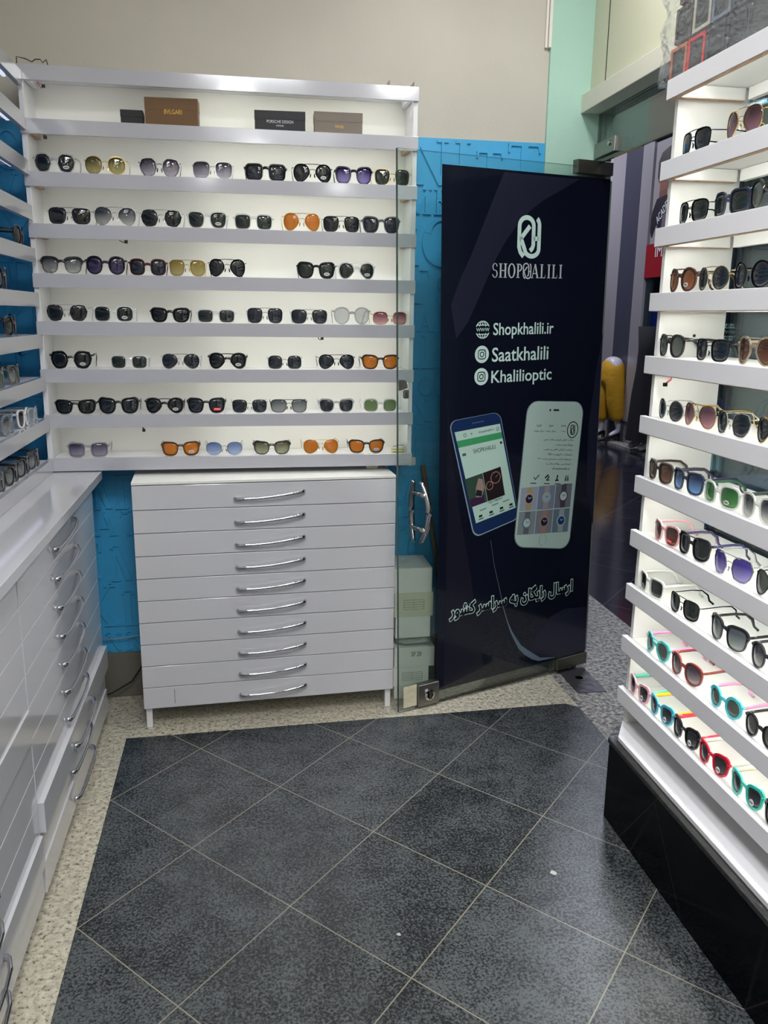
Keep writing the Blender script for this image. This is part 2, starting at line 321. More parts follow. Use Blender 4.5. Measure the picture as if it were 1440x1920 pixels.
# back wall unit
bu = thing('display_shelving', 'white lit wall shelving of nine shelves above the ten-drawer chest, back wall', 'shelving', (0, 2.85, .889))
Z0 = .889
MB().box(-.621, .573, .158, .166, 0, 1.24).build('back_panel', mWhiteM, bu)
for sx in (-.636, .572): MB().box(sx, sx+.015, .012, .166, -.0, 1.228).build('side_panel', mWhite, bu, .0008)
BZ = [2.117, 1.968, 1.818, 1.667, 1.518, 1.371, 1.221, 1.074, .930]
for i, z in enumerate(BZ):
    zz = z-Z0
    sh = MB().box(-.620, .571, .016, .157, zz-.016, zz-.001).build('shelf', mWhite, bu)
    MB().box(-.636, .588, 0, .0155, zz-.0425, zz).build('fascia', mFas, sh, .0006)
    if i < 8: MB().box(-.615, -.12, .030, .040, zz-.022, zz-.018).build('led_strip', mLEDd, sh); MB().box(-.12, .571, .030, .040, zz-.022, zz-.018).build('led_strip', mLED, sh)
    for sx in (-.6195, .556):
        MB().box(sx, sx+.014, .03, .13, zz-.038, zz-.0165).build('cleat', mRaw if i in (1, 3, 2) else mWhite, sh)
MB().prism([(.555, .0), (.635, .0), (.635, -.028), (.62, -.034), (.60, -.029), (.585, -.036), (.57, -.030), (.555, -.035)], .160, .166).build('torn_backing', mWhiteM, bu)
# left wall unit (open back)
lu = thing('display_shelving', 'white open-backed wall shelving on the left wall over the long worktop', 'shelving', (-.62, 1.6, .889))
LZ = [2.098, 1.978, 1.849, 1.718, 1.592, 1.459, 1.332, 1.198, 1.066, .928]
for i, z in enumerate(LZ):
    zz = z-Z0
    sh = MB().box(-.17, -.016, -1.2, 1.246, zz-.016, zz-.001).build('shelf', mWhite, lu)
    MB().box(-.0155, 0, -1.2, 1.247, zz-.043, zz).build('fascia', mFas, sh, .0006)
    MB().box(-.052, -.042, -1.15, 1.24, zz-.022, zz-.018).build('led_strip', mat('dim_led_strip', (235, 240, 255), .5, emit=(225, 232, 255), es=.8) if i == 0 else bpy.data.materials['dim_led_strip'], sh)
MB().box(-.175, -.016, -1.22, -1.204, 0, 1.21).build('side_panel', mWhite, lu)
MB().box(-.175, -.16, -.1, -.084, 0, 1.21).build('upright', mWhite, lu)
# right stand
RZ = [1.97, 1.783, 1.625, 1.466, 1.307, 1.15, .987, .836, .68, .525, .369]
ru = thing('display_stand', 'bright white freestanding shop stand of eleven sunglasses shelves at the right', 'display stand', (1.05, 1.6, .262))
Z1 = .262
MB().box(.02, .205, .457, .472, 0, 1.70).build('side_panel', mWhiteM, ru, .0008)
MB().box(.02, .205, -2.2, -2.185, 0, 1.70).build('side_panel', mWhiteM, ru, .0008)
MB().box(.19, .205, -.52, -.44, 0, 1.70).build('upright', mWhiteM, ru)
for i, z in enumerate(RZ):
    zz = z-Z1
    sh = MB().box(.0165, .205, -2.18, .456, zz-.016, zz-.0005).build('shelf', mWhiteM, ru)
    MB().box(0, .016, -2.2, .482, zz-.045, zz).build('fascia', mWhiteR, sh, .001)
    MB().box(.0175, .185, .438, .455, zz-.045, zz-.017).build('cleat', mWhiteM, sh)
    MB().box(.019, .185, .4385, .4545, zz-.0465, zz-.0455).box(.0015, .0155, -2.19, .476, zz-.0462, zz-.0454).build('raw_edge', mRaw, sh)
    MB().box(.188, .204, -2.18, .43, zz-.045, zz-.017).build('rear_rail', mWhiteM, sh)
    if i < 10: MB().box(.026, .036, -2.1, .43, zz-.023, zz-.018).build('led_strip', mLEDr, sh)
for z in (1.36, 1.0): MB().lathe([(.004, 0), (.004, .003)], 10, (.12, .455, z-Z1), 'y').build('screw_hole', mSeam, ru)
MB().prism([(-.035, -2.2), (.204, -2.2), (.204, .472), (.018, .472), (-.035, .385)], -.0135, -.0008, 'z').build('bottom_board', mWhiteR, ru, .001)
# black tiled plinth under it
pb = thing('display_plinth', 'low black polished tile plinth with a chipped edge under the right stand', 'plinth', (1.0, 1.6, 0))
MB().prism([(0, -3.8), (.26, -3.8), (.26, .475), (.06, .475), (0, .405)], 0, .234, 'z').build('tiled_body', None, pb).data.materials.append(mBlackTile)
MB().prism([(-.004, -3.8), (.26, -3.8), (.26, .478), (.058, .478), (-.004, .408)], .2342, .2475, 'z').build('top_edge', mat('dark_stone_edge', (44, 44, 44), .35, bump=(40, .4)), pb, .002)

# ------------------------------------------------------------------ handles, chest and cabinets
def handle(parent, c, L=.23, rotz=0):
    """wavy bow handle in local x, projecting to -y"""
    P = [(-.5, 0, -.010), (-.48, -.009, -.011), (-.42, -.015, -.010), (-.22, -.0185, -.009), (0, -.021, -.005), (.2, -.023, .001), (.37, -.021, .007), (.47, -.012, .009), (.5, 0, .008)]
    pts = []
    for i in range(len(P)-1):
        for k in range(3): t = k/3; pts.append(tuple(P[i][j]*(1-t)+P[i+1][j]*t for j in range(3)))
    pts.append(P[-1]); n = len(pts)
    rad = [.0046+.0042*abs(2*i/(n-1)-1)**1.6*(1 if i < n/2 else 1.05) for i in range(n)]
    rad[0] = rad[-1] = .006
    return MB().tube([(x*L, y, z) for x, y, z in pts], rad, 8, (.75, 1)).build('handle', mChrome, parent, smooth=True, loc=c, rotz=rotz)
ch = thing('drawer_chest', 'white ten-drawer chest with wavy chrome handles against the blue back wall', 'drawer chest', (.0785, 2.74, 0), (0, 0, R(2.6)))
zb = [.859, .777, .699, .621, .543, .466, .389, .311, .233, .155, .077]
MB().box(-.432, .432, .019, .245, .08, .853).build('carcass', mWhite, ch)
MB().box(-.4375, .4375, .0, .25, .8605, .8695).build('top_panel', mWhiteM, ch, .001)
for sx in (-.432, .412): MB().box(sx, sx+.02, .018, .04, 0, .079).build('leg', mWhite, ch, .001)
for sx in (-.432, .412): MB().box(sx+.002, sx+.018, .205, .24, 0, .079).build('leg', mWhite, ch, .001)
for i in range(10):
    d = MB().box(-.437, .437, 0, .018, zb[i+1]+.001, zb[i]-.0012).build('drawer', mWhiteG, ch, .0012)
    handle(d, (.005, 0, (zb[i]+zb[i+1])/2-.001), .232)
MB().box(-.334, -.3325, -.0006, 0, .092, .145).build('scuff_mark', mSeam, ch)
def cabinet(y0, y1, label, pulls):
    c = thing('drawer_cabinet', label, 'drawer cabinet', (-.49, (y0+y1)/2, 0)); h = (y1-y0)/2
    MB().box(-.3, -.019, -h+.004, h-.004, .02, .851).build('carcass', mWhite, c)
    for yy in (-h+.01, h-.05): MB().box(-.06, -.03, yy, yy+.035, 0, .06).build('leg', mWhite, c)
    for i in range(10):
        za = .852-i*.0795; pl = pulls.get(i, 0)
        d = MB().box(-.0185+pl, pl, -h+.0015, h-.0015, za-.078, za).build('drawer', mWhiteG, c, .0012)
        if pl > .008: MB().box(-.2, pl-.0195, -h+.03, h-.03, za-.07, za-.012).build('drawer_box', mWhiteM, d)
        handle(d, (pl, 0, za-.037), .26, math.pi/2)
    return c
cabinet(1.822, 2.78, 'white glossy ten-drawer cabinet under the left worktop, the one nearer the back wall', {7: .014, 9: .004})
cabinet(.86, 1.818, 'white glossy drawer cabinet under the left worktop, the one nearer the camera', {8: .008, 4: .004})
wt = tag(MB().box(-.795, -.468, .3, 2.86, .857, .8845).build('worktop', mWhiteG, bevel=.0015), 'long glossy white worktop over the two left drawer cabinets', 'worktop')

# ------------------------------------------------------------------ sunglasses
def outline(kind, w, h, n=28):
    pts = []
    E = {'round': 2, 'panto': 2.3, 'square': 3.1, 'rect': 3.6, 'way': 2.9, 'aviator': 2.35, 'navi': 3.1, 'cat': 2.7, 'brow': 3.0, 'hex': 0}[kind]
    if kind == 'hex':
        base = [(.5, .1), (.36, .44), (.1, .5), (-.24, .5), (-.44, .3), (-.5, -.05), (-.34, -.42), (-.05, -.5), (.22, -.48), (.42, -.22)]
        m = len(base)
        for i in range(n):
            t = i/n*m; k = int(t); f = t-k; f = f*f*(3-2*f) if False else f; a = base[k]; b = base[(k+1) % m]; pts.append(((a[0]*(1-f)+b[0]*f)*w, (a[1]*(1-f)+b[1]*f)*h))
        return pts
    for i in range(n):
        a = 2*math.pi*i/n; c, s = math.cos(a), math.sin(a)
        x = math.copysign(abs(c)**(2/E), c); z = math.copysign(abs(s)**(2/E), s)
        if kind == 'panto': x *= 1+.07*z
        if kind in ('way', 'brow'): x *= 1+.13*z; z += .07*x*(z > 0)
        if kind == 'rect': x *= 1+.05*z
        if kind == 'navi': x *= 1+.10*z; x += .04*(-z if z < 0 else 0)
        if kind == 'aviator':
            if z < 0: x = x*(1+.30*z)+.24*(-z)
            z += .06*x
        if kind == 'cat': x *= 1+.13*z; z += .22*x*(z > 0)*(x > 0)
        pts.append((x*w/2, z*h/2))
    return pts
TR_ = {}
FM = {}
def fmat(rgb, kind):
    k = (rgb, kind)
    if k not in FM:
        if kind == 'metal': FM[k] = mat('metal_frame', rgb, .22, .9)
        elif kind == 'clear':
            m = mat('clear_frame', rgb, .08, coat=.5); m.node_tree.nodes['Principled BSDF'].inputs['Alpha'].default_value = .55; FM[k] = m
        else: FM[k] = mat('plastic_frame', rgb, .22, coat=.4)
    return FM[k]
mStick = mat('pale_lens_sticker', (205, 208, 206), .5); mStickR = mat('red_lens_sticker', (225, 30, 38), .5); mStickW = mat('white_lens_sticker', (240, 240, 240), .5)
DK = ((20, 24, 26), (26, 30, 33), .93, .9); DB = ((28, 33, 42), (36, 42, 52), .92, .9); DG = ((30, 38, 35), (36, 44, 40), .92, .88)
GG = ((54, 56, 66), (176, 178, 174), .9, .32); PG = ((50, 44, 62), (180, 172, 190), .93, .35); PV = ((32, 18, 74), (150, 134, 206), .95, .6)
OG = ((196, 110, 20), (206, 126, 30), .88, .85); YG = ((82, 72, 24), (190, 180, 112), .92, .55); BG = ((84, 108, 164), (180, 204, 238), .82, .4)
BR = ((74, 46, 34), (116, 78, 56), .92, .88); GN = ((96, 122, 74), (120, 146, 96), .8, .75); GV = ((36, 96, 44), (74, 140, 70), .9, .85)
RD = ((112, 26, 50), (214, 150, 160), .88, .4); CL = ((200, 205, 204), (205, 210, 208), .25, .25); OL = ((70, 74, 52), (178, 178, 140), .9, .4); BS = ((44, 60, 92), (110, 158, 214), .9, .8); PB = ((60, 40, 48), (140, 100, 112), .92, .75)
KG = ((86, 92, 86), (100, 104, 98), .9, .88)
def sunglasses(look, where, pos, rot, kind='way', frame=(18, 18, 20), fk='plastic', lens=DK, bar=False, temple=None, sticker=None, w=.136, h=None, tl=.120, cap=1, tilt=0, tt=None, tw=None, group=None):
    label = look+', '+where
    t = thing('sunglasses', label, 'sunglasses', pos, (0, 0, rot), group)
    w = min(w*.97, cap); lw = w/2-.0185 if fk != 'metal' else w/2-.0155
    lw -= .0036 if tw else 0
    hh = 1.08*h if h else 1.08* {'rect': .037, 'way': .044, 'brow': .042, 'square': .042, 'round': .047, 'panto': .047, 'aviator': .050, 'navi': .045, 'hex': .047, 'cat': .043}[kind]
    gap = .017; th = .0025 if fk != 'metal' else .0011; dp = .0042 if fk != 'metal' else .0016
    if fk == 'clear': th = .0024
    if tw: th = .0042
    o_ = outline(kind, lw, hh); n = len(o_); cz = hh/2+th+.0004
    fm = fmat(frame, fk); tm = fmat(temple, 'plastic' if fk != 'metal' else 'metal') if temple else fm
    F = MB()
    for s in (1, -1):
        cx = s*(gap/2+lw/2+th)
        wrap = lambda x: .012*(abs(x)/.068)**2
        pin = [(cx+s*p[0], cz+p[1]) for p in o_]
        # lens: gently domed solid
        rings = []
        for k, (sc, dm) in enumerate(((1.0, 0), (.72, .0011), (.38, .0018))):
            rings.append([(cx+s*p[0]*sc, wrap(cx+s*p[0]*sc)+dp*.45-dm, cz+p[1]*sc) for p in o_])
        vs = [v for r in rings for v in r]+[(cx, wrap(cx)+dp*.45-.002, cz)]; m_ = len(vs)
        fs = []
        for k in range(2):
            for i in range(n): fs.append((k*n+i, k*n+(i+1) % n, (k+1)*n+(i+1) % n, (k+1)*n+i))
        for i in range(n): fs.append((2*n+i, 2*n+(i+1) % n, m_-1))
        back = [(v[0], v[1]+.0013, v[2]) for v in vs]; fb = [tuple(reversed([i+m_ for i in f])) for f in fs]
        side = [(i, i+m_, (i+1) % n+m_, (i+1) % n) for i in range(n)]
        L = MB().add(vs+back, fs+fb+side).build('lens', lens_mat(*lens), t, smooth=False); L.data.polygons.foreach_set('use_smooth', [True]*len(L.data.polygons))
        # rim
        def tk(p):
            u = p[1]/(hh/2)
            if kind == 'brow': return .0055 if u > .35 else .0009
            if fk == 'metal': return th
            return th*(1.0+.55*max(0, u)+(.45 if p[0] > lw*.3 and u > .3 else 0))
        out = []
        for i, p in enumerate(o_):
            a = o_[i-1]; b = o_[(i+1) % n]; tx, tz = b[0]-a[0], b[1]-a[1]; l = math.hypot(tx, tz) or 1; nx, nz = tz/l, -tx/l
            out.append((cx+s*(p[0]+nx*tk(p)), cz+p[1]+nz*tk(p)))
        inn = [(cx+s*p[0]*.985, cz+p[1]*.985) for p in o_]
        vs = []
        for q, d in ((inn, 0), (out, 0), (out, dp), (inn, dp)): vs += [(p[0], wrap(p[0])+d-.0004, p[1]) for p in q]
        F.add(vs, [(a*n+i, a*n+(i+1) % n, ((a+1) % 4)*n+(i+1) % n, ((a+1) % 4)*n+i) for a in range(4) for i in range(n)])
        # end piece and temple
        hz = cz+hh*.28; ex = cx+s*(lw/2+th*.8); ey = wrap(ex)
        F.tube([(ex-s*.001, ey+.001, hz), (ex+s*.003, ey+.0025, hz+.001), (ex+s*.0035, ey+.007, hz+.001)], [.0032 if fk != 'metal' else .0011]*3, 6)
        px = ex+s*.0035; r0 = tw or (.0033 if fk != 'metal' else .0012)
        P = [(px, ey+.006, hz+.001), (px, ey+.03, hz+.002), (px-s*.001, ey+.06, hz+.003), (px-s*.003, ey+.088, hz+.001), (px-s*.006, ey+.104, hz*.72), (px-s*.009, ey+tl-.012, hz*.34), (px-s*.011, ey+tl, .0035)]
        rr = [r0, r0, r0*.95, r0, r0*1.15, .0026, .0030] if fk != 'metal' else [r0, r0, r0, .0016, .0022, .0026, .0026]
        T_ = MB().tube(P, rr, 6, (.5, 1.15)).build('temple', tm, t, smooth=True)
        if fk == 'metal':
            F.tube([(s*.0055, .0035, cz-.001), (s*.0065, .0065, cz-.006), (s*.0078, .006, cz-.013)], [.0008, .0022, .0018], 6)
    bz = cz+hh*(.16 if kind not in ('way', 'rect', 'brow', 'cat') else .24); q = gap/2+th*.3
    br = .0025 if fk != 'metal' else .001
    F.tube([(-q, 0.0015, bz), (-q*.4, .0005, bz+.0025), (q*.4, .0005, bz+.0025), (q, .0015, bz)], br, 6, (1, 1.9 if fk != 'metal' else 1))
    if bar: F.tube([(-lw*.62, .001, cz+hh*.47), (-q, .0, cz+hh*.5), (q, .0, cz+hh*.5), (lw*.62, .001, cz+hh*.47)], .0011 if fk == 'metal' else .0016, 6)
    F.build('frame', fm, t)
    if sticker:
        sc_ = {'pale': mStick, 'red': mStickR, 'white': mStickW}[sticker]; cx = gap/2+lw*.5+th; zc = cz-hh*.24
        if sticker == 'red': K = MB().prism([(cx-.011, zc-.005), (cx+.013, zc-.005), (cx+.013, zc+.004), (cx-.011, zc+.004)], -.0014, -.0008)
        else:
            rx, rz = (.0095, .0052) if sticker == 'pale' else (.0075, .0075)
            K = MB().prism([(cx+rx*math.cos(a*math.pi/10), zc+rz*math.sin(a*math.pi/10)) for a in range(20)], -.0012, -.0004)
        k = K.build('sticker', sc_, t)
        mk = MB()
        if sticker != 'red':
            for j in range(4): mk.box(cx-.0055+j*.003, cx-.0036+j*.003, -.0015, -.0011, zc-.0018, zc+.0018)
        else: mk.box(cx-.008, cx+.010, -.0017, -.0013, zc-.0012, zc+.001)
        mk.build('print', mInk if sticker != 'red' else mStickW, k)
    return t
SV = (186, 188, 190); GD = (214, 184, 120); BK = (18, 18, 20); CR = (226, 230, 230); GY = (120, 122, 126); GM = (66, 66, 72)
BACK = [
 (1.818, 'top', [-.549, -.399, -.235, -.072, .095, .245, .379, .507], [
  ('grey rounded sunglasses with dark stickered lens', dict(kind='hex', frame=(170, 174, 176), fk='clear', lens=DK, sticker='pale')),
  ('thin gold sunglasses with olive lenses', dict(kind='panto', frame=GD, fk='metal', lens=YG)),
  ('thin dark metal sunglasses with fading grey lenses', dict(kind='hex', frame=GM, fk='metal', lens=PG)),
  ('thin silver squarish sunglasses with fading grey lenses', dict(kind='navi', frame=SV, fk='metal', lens=PG)),
  ('thick black flat-top rectangular sunglasses', dict(kind='rect', frame=BK, lens=DB, h=.042, w=.142)),
  ('black aviator sunglasses with oval lens sticker', dict(kind='aviator', frame=BK, fk='metal', lens=DK, bar=True, sticker='pale', w=.14)),
  ('black square sunglasses with violet lenses', dict(kind='way', frame=(22, 18, 34), lens=PV, w=.138)),
  ('thin gold squarish sunglasses with dark green lenses', dict(kind='navi', frame=GD, fk='metal', lens=DG))]),
 (1.667, 'second', [-.516, -.378, -.237, -.094, .053, .209, .339, .472], [
  ('grey navigator sunglasses with near-black lenses', dict(kind='navi', frame=(150, 152, 152), fk='metal', lens=DK, bar=True, w=.142)),
  ('silver aviator sunglasses with fading grey lenses', dict(kind='aviator', frame=SV, fk='metal', lens=GG, bar=True, w=.146)),
  ('silver angular aviator sunglasses with dark lenses', dict(kind='hex', frame=SV, fk='metal', lens=DK, bar=True, w=.142)),
  ('clear-framed sunglasses with dark stickered lens', dict(kind='way', frame=CR, fk='clear', lens=DG, sticker='pale')),
  ('clear narrow square sunglasses with dark lenses', dict(kind='rect', frame=CR, fk='clear', lens=DG, h=.04)),
  ('gold aviator sunglasses with orange-brown lenses', dict(kind='aviator', frame=GD, fk='metal', lens=OG, bar=True)),
  ('grey navigator sunglasses with thin top bar', dict(kind='navi', frame=(140, 142, 142), fk='metal', lens=DK, bar=True)),
  ('matt grey sunglasses with grey lenses', dict(kind='way', frame=(84, 84, 90), lens=DB, w=.138))]),
 (1.518, 'third', [-.550, -.416, -.286, -.162, -.035, .255, .391], [
  ('black browline sunglasses with pale grey lenses', dict(kind='brow', frame=BK, lens=GG, w=.138)),
  ('black round sunglasses with dark violet lenses', dict(kind='panto', frame=BK, lens=((30, 20, 54), (70, 60, 96), .94, .85), w=.137)),
  ('dark red square sunglasses with blue-grey lenses', dict(kind='square', frame=(74, 16, 22), lens=DB, w=.14)),
  ('gold square aviator sunglasses with yellow-brown lenses', dict(kind='navi', frame=GD, fk='metal', lens=((136, 116, 50), (186, 172, 112), .9, .75), bar=True, w=.128)),
  ('black metal aviator sunglasses with dark lenses', dict(kind='aviator', frame=BK, fk='metal', lens=DK, bar=True, w=.134)),
  ('black sunglasses with oval sticker on lens', dict(kind='way', frame=BK, lens=DG, sticker='pale')),
  ('clear-framed aviator sunglasses with stickered lens', dict(kind='aviator', frame=CR, fk='clear', lens=DG, sticker='pale', bar=True, h=.046))]),
 (1.371, 'fourth', [-.545, -.401, -.223, -.076, .084, .231, .375, .506], [
  ('silver angular sunglasses with thin top bar', dict(kind='hex', frame=(200, 202, 202), fk='metal', lens=DK, bar=True, w=.142)),
  ('clear square sunglasses with stickered lens', dict(kind='square', frame=CR, fk='clear', lens=DK, sticker='pale', w=.138)),
  ('black rectangular sunglasses with dark lenses', dict(kind='way', frame=BK, lens=DK, h=.038)),
  ('clear rectangular sunglasses with dark green lenses', dict(kind='rect', frame=CR, fk='clear', lens=DG, h=.036)),
  ('silver squarish sunglasses with blue-grey lenses', dict(kind='navi', frame=SV, fk='metal', lens=DB, bar=True, w=.13)),
  ('silver aviator sunglasses with blue-grey lenses', dict(kind='navi', frame=SV, fk='metal', lens=DB, bar=True, w=.134, h=.042)),
  ('grey clear round glasses with see-through lenses', dict(kind='panto', frame=(150, 154, 158), fk='clear', lens=CL, w=.138)),
  ('gold rimmed sunglasses with burgundy lenses', dict(kind='square', frame=GD, fk='metal', lens=RD, w=.132, h=.038))]),
 (1.221, 'fifth', [-.542, -.361, -.196, -.043, .147, .323, .474], [
  ('black rounded sunglasses with oval lens sticker', dict(kind='hex', frame=BK, lens=DK, sticker='pale', w=.142)),
  ('clear narrow sunglasses with dark green lenses', dict(kind='rect', frame=CR, fk='clear', lens=DG, h=.036, w=.13)),
  ('silver double-bridge sunglasses with dark lenses', dict(kind='aviator', frame=SV, fk='metal', lens=DB, bar=True, h=.044)),
  ('black aviator sunglasses with oval lens sticker', dict(kind='aviator', frame=BK, lens=DK, bar=True, sticker='pale', h=.044)),
  ('thin silver square sunglasses with blue-grey lenses', dict(kind='square', frame=SV, fk='metal', lens=DB, w=.126, h=.04)),
  ('thin black aviator sunglasses with slate lenses', dict(kind='aviator', frame=GM, fk='metal', lens=DB, bar=True, h=.044)),
  ('dark brown sunglasses with orange lenses', dict(kind='way', frame=(48, 32, 26), lens=OG, w=.138, h=.04))]),
 (1.074, 'sixth', [-.539, -.402, -.254, -.118, .026, .159, .322, .476], [
  ('black flat-top sunglasses with double bridge', dict(kind='way', frame=BK, lens=DK, bar=True, h=.038, w=.14)),
  ('wide glossy black square sunglasses', dict(kind='cat', frame=BK, lens=DB, w=.142)),
  ('black aviator sunglasses with pale lens sticker', dict(kind='aviator', frame=BK, fk='plastic', lens=DK, bar=True, sticker='pale', h=.043)),
  ('black sunglasses with red lens sticker', dict(kind='way', frame=(34, 36, 40), lens=DB, sticker='red', h=.042)),
  ('silver squarish sunglasses with slate lenses', dict(kind='navi', frame=SV, fk='metal', lens=DB, w=.13, h=.04)),
  ('dark metal navigator sunglasses with fading grey lenses', dict(kind='navi', frame=GM, fk='metal', lens=((76, 82, 86), (160, 166, 166), .85, .6), bar=True, h=.04)),
  ('clear grey square sunglasses with charcoal lenses', dict(kind='way', frame=(176, 180, 182), fk='clear', lens=DB, h=.038, w=.132)),
  ('clear square sunglasses with light green lenses', dict(kind='square', frame=CR, fk='clear', lens=GN, h=.038, w=.132))]),
 (.930, 'lowest', [-.509, -.208, -.063, .098, .268, .428], [
  ('grey clear square sunglasses with violet-grey lenses', dict(kind='rect', frame=(150, 152, 158), fk='clear', lens=((60, 52, 76), (160, 156, 176), .9, .6), w=.142, h=.04)),
  ('dark brown rectangular sunglasses with orange stickered lens', dict(kind='way', frame=(70, 44, 26), lens=OG, sticker='pale', w=.136, h=.039)),
  ('thin silver round sunglasses with sky-blue lenses', dict(kind='panto', frame=(176, 178, 184), fk='metal', lens=BG, h=.04)),
  ('dark cat-eye sunglasses with olive lenses', dict(kind='cat', frame=(52, 48, 46), lens=OL, h=.037)),
  ('gold aviator sunglasses with orange lenses', dict(kind='aviator', frame=GD, fk='metal', lens=OG, bar=True, h=.044)),
  ('black sunglasses with orange stickered lens', dict(kind='way', frame=(36, 32, 32), lens=OG, sticker='pale', h=.038))])]
for z, rn, xs, items in BACK:
    for i, (x, (look, kw)) in enumerate(zip(xs, items)):
        cap = min([abs(x-q) for q in xs if q != x]+[2*(x+.6185), 2*(.570-x)])-.0015
        sunglasses(look, f'{ORD[i]} from left, {rn} sunglasses row, back wall', (x, 2.866, z+.0004), R(random.uniform(-2.2, 2.2)), cap=cap, group=f'sunglasses on the {rn} row of the back wall shelving', **kw)
RIGHT = [
 (1.783, 'top', [1.960, 1.765, 1.60], [
  ('thin dark navy metal sunglasses', dict(kind='navi', frame=(30, 32, 54), fk='metal', lens=DB, bar=True)),
  ('gold aviator sunglasses with purple-brown lenses', dict(kind='aviator', frame=GD, fk='metal', lens=PB, bar=True)),
  ('pale-rimmed sunglasses with dark lenses', dict(kind='panto', frame=(226, 222, 206), fk='metal', lens=DK, w=.14))]),
 (1.625, 'second', [1.945, 1.785, 1.645], [
  ('black metal navigator sunglasses', dict(kind='navi', frame=BK, fk='metal', lens=DG, bar=True, w=.142)),
  ('thick navy rectangular sunglasses', dict(kind='rect', frame=(42, 50, 72), lens=DG, h=.043, w=.142)),
  ('bulky glossy black round sunglasses', dict(kind='panto', frame=BK, lens=KG, h=.05, w=.14))]),
 (1.466, 'third', [1.965, 1.825, 1.675], [
  ('brown round sunglasses with amber lenses', dict(kind='round', frame=(66, 40, 34), lens=((120, 70, 36), (156, 98, 60), .88, .85), bar=True, sticker='pale')),
  ('gold round-lens sunglasses with grey lenses', dict(kind='round', frame=(190, 178, 140), fk='metal', lens=DB, bar=True)),
  ('black-rimmed round sunglasses with grey lenses', dict(kind='round', frame=BK, fk='metal', lens=DB, h=.05))]),
 (1.307, 'fourth', [1.99, 1.80, 1.63], [
  ('matt black round double-bridge sunglasses', dict(kind='panto', frame=(36, 36, 38), lens=KG, bar=True)),
  ('dark metal squarish sunglasses with grey lenses', dict(kind='navi', frame=GM, fk='metal', lens=DB, bar=True)),
  ('beige-framed aviator sunglasses with brown lenses', dict(kind='aviator', frame=(150, 136, 116), lens=BR, bar=True))]),
 (1.15, 'fifth', [1.965, 1.825, 1.685, 1.53], [
  ('silver round sunglasses with dark lenses', dict(kind='round', frame=SV, fk='metal', lens=DB)),
  ('gold sunglasses with rosy lenses', dict(kind='aviator', frame=GD, fk='metal', lens=((90, 62, 72), (186, 130, 140), .88, .7), bar=True)),
  ('clear-edged angular sunglasses with charcoal lenses', dict(kind='hex', frame=(200, 200, 186), fk='metal', lens=DB, bar=True)),
  ('thin gold sunglasses with charcoal lenses', dict(kind='aviator', frame=GD, fk='metal', lens=DB, bar=True))]),
 (.987, 'sixth', [1.99, 1.85, 1.705, 1.555], [
  ('brown squarish sunglasses with brown lenses', dict(kind='navi', frame=(62, 48, 44), lens=BR, bar=False)),
  ('navy squarish sunglasses with fading blue lenses', dict(kind='navi', frame=(44, 50, 74), lens=BS)),
  ('clear-framed sunglasses with green lenses', dict(kind='square', frame=(228, 232, 228), fk='clear', lens=GV, temple=(44, 86, 66), sticker='pale', w=.146)),
  ('clear squarish sunglasses with fading grey lenses', dict(kind='navi', frame=(222, 222, 216), fk='clear', lens=GG, temple=(60, 60, 66)))]),
 (.836, 'seventh', [1.93, 1.795, 1.63, 1.475], [
  ('pink sunglasses with brown lenses and red sticker', dict(kind='way', frame=(238, 180, 186), lens=BR, sticker='red', temple=(226, 172, 178))),
  ('black squarish sunglasses with thin top bar', dict(kind='navi', frame=(26, 26, 34), lens=DG, bar=True, temple=(70, 66, 110), h=.047)),
  ('thin silver angular sunglasses with violet lenses', dict(kind='hex', frame=SV, fk='metal', lens=((70, 56, 150), (170, 160, 220), .88, .7), bar=True, w=.15, h=.05)),
  ('thin dark metal sunglasses with green-grey lenses', dict(kind='aviator', frame=GM, fk='metal', lens=KG))]),
 (.68, 'eighth', [1.985, 1.81, 1.62, 1.46], [
  ('white sunglasses with dark lenses', dict(kind='rect', frame=(236, 238, 232), lens=DG, h=.042, w=.142)),
  ('gunmetal squarish sunglasses with dark green lenses', dict(kind='navi', frame=GM, fk='metal', lens=DG, bar=True, temple=(40, 38, 52))),
  ('black browline sunglasses with fading grey lenses', dict(kind='brow', frame=(32, 32, 40), lens=((96, 104, 110), (176, 184, 180), .85, .6), w=.15, h=.047)),
  ('dark-rimmed sunglasses with fading grey lenses', dict(kind='panto', frame=(52, 50, 66), lens=GG))]),
 (.525, 'ninth', [1.92, 1.775, 1.595, 1.455], [
  ('small turquoise aviator sunglasses with pink temples', dict(kind='aviator', frame=(96, 206, 204), lens=KG, bar=True, temple=(246, 156, 204), w=.13, h=.042, tl=.115, tw=.004)),
  ('terracotta round sunglasses with fading grey lenses', dict(kind='panto', frame=(148, 66, 54), lens=((74, 66, 80), (176, 160, 160), .88, .6), w=.144)),
  ('small turquoise oval sunglasses with pink temples', dict(kind='round', frame=(86, 204, 214), lens=KG, temple=(246, 170, 212), w=.124, h=.038, tl=.115, tw=.004)),
  ('small black round sunglasses', dict(kind='panto', frame=(34, 32, 36), lens=KG, w=.126, h=.042))]),
 (.369, 'lowest', [1.995, 1.868, 1.744, 1.618, 1.484, 1.358], [
  ('pink sunglasses with mint temple and round sticker', dict(frame=(246, 188, 202), temple=(96, 206, 182))),
  ('sky-blue sunglasses with yellow temples and round sticker', dict(frame=(86, 196, 222), temple=(246, 208, 40))),
  ('black sunglasses with red temples and round sticker', dict(frame=(24, 24, 28), temple=(234, 62, 82))),
  ('red sunglasses with white temples and round sticker', dict(frame=(206, 24, 54), temple=(240, 238, 226))),
  ('teal sunglasses with cream temples and round sticker', dict(frame=(70, 206, 184), temple=(240, 236, 206))),
  ('black sunglasses with bright red temple', dict(frame=(26, 26, 30), temple=(236, 80, 90)))])]
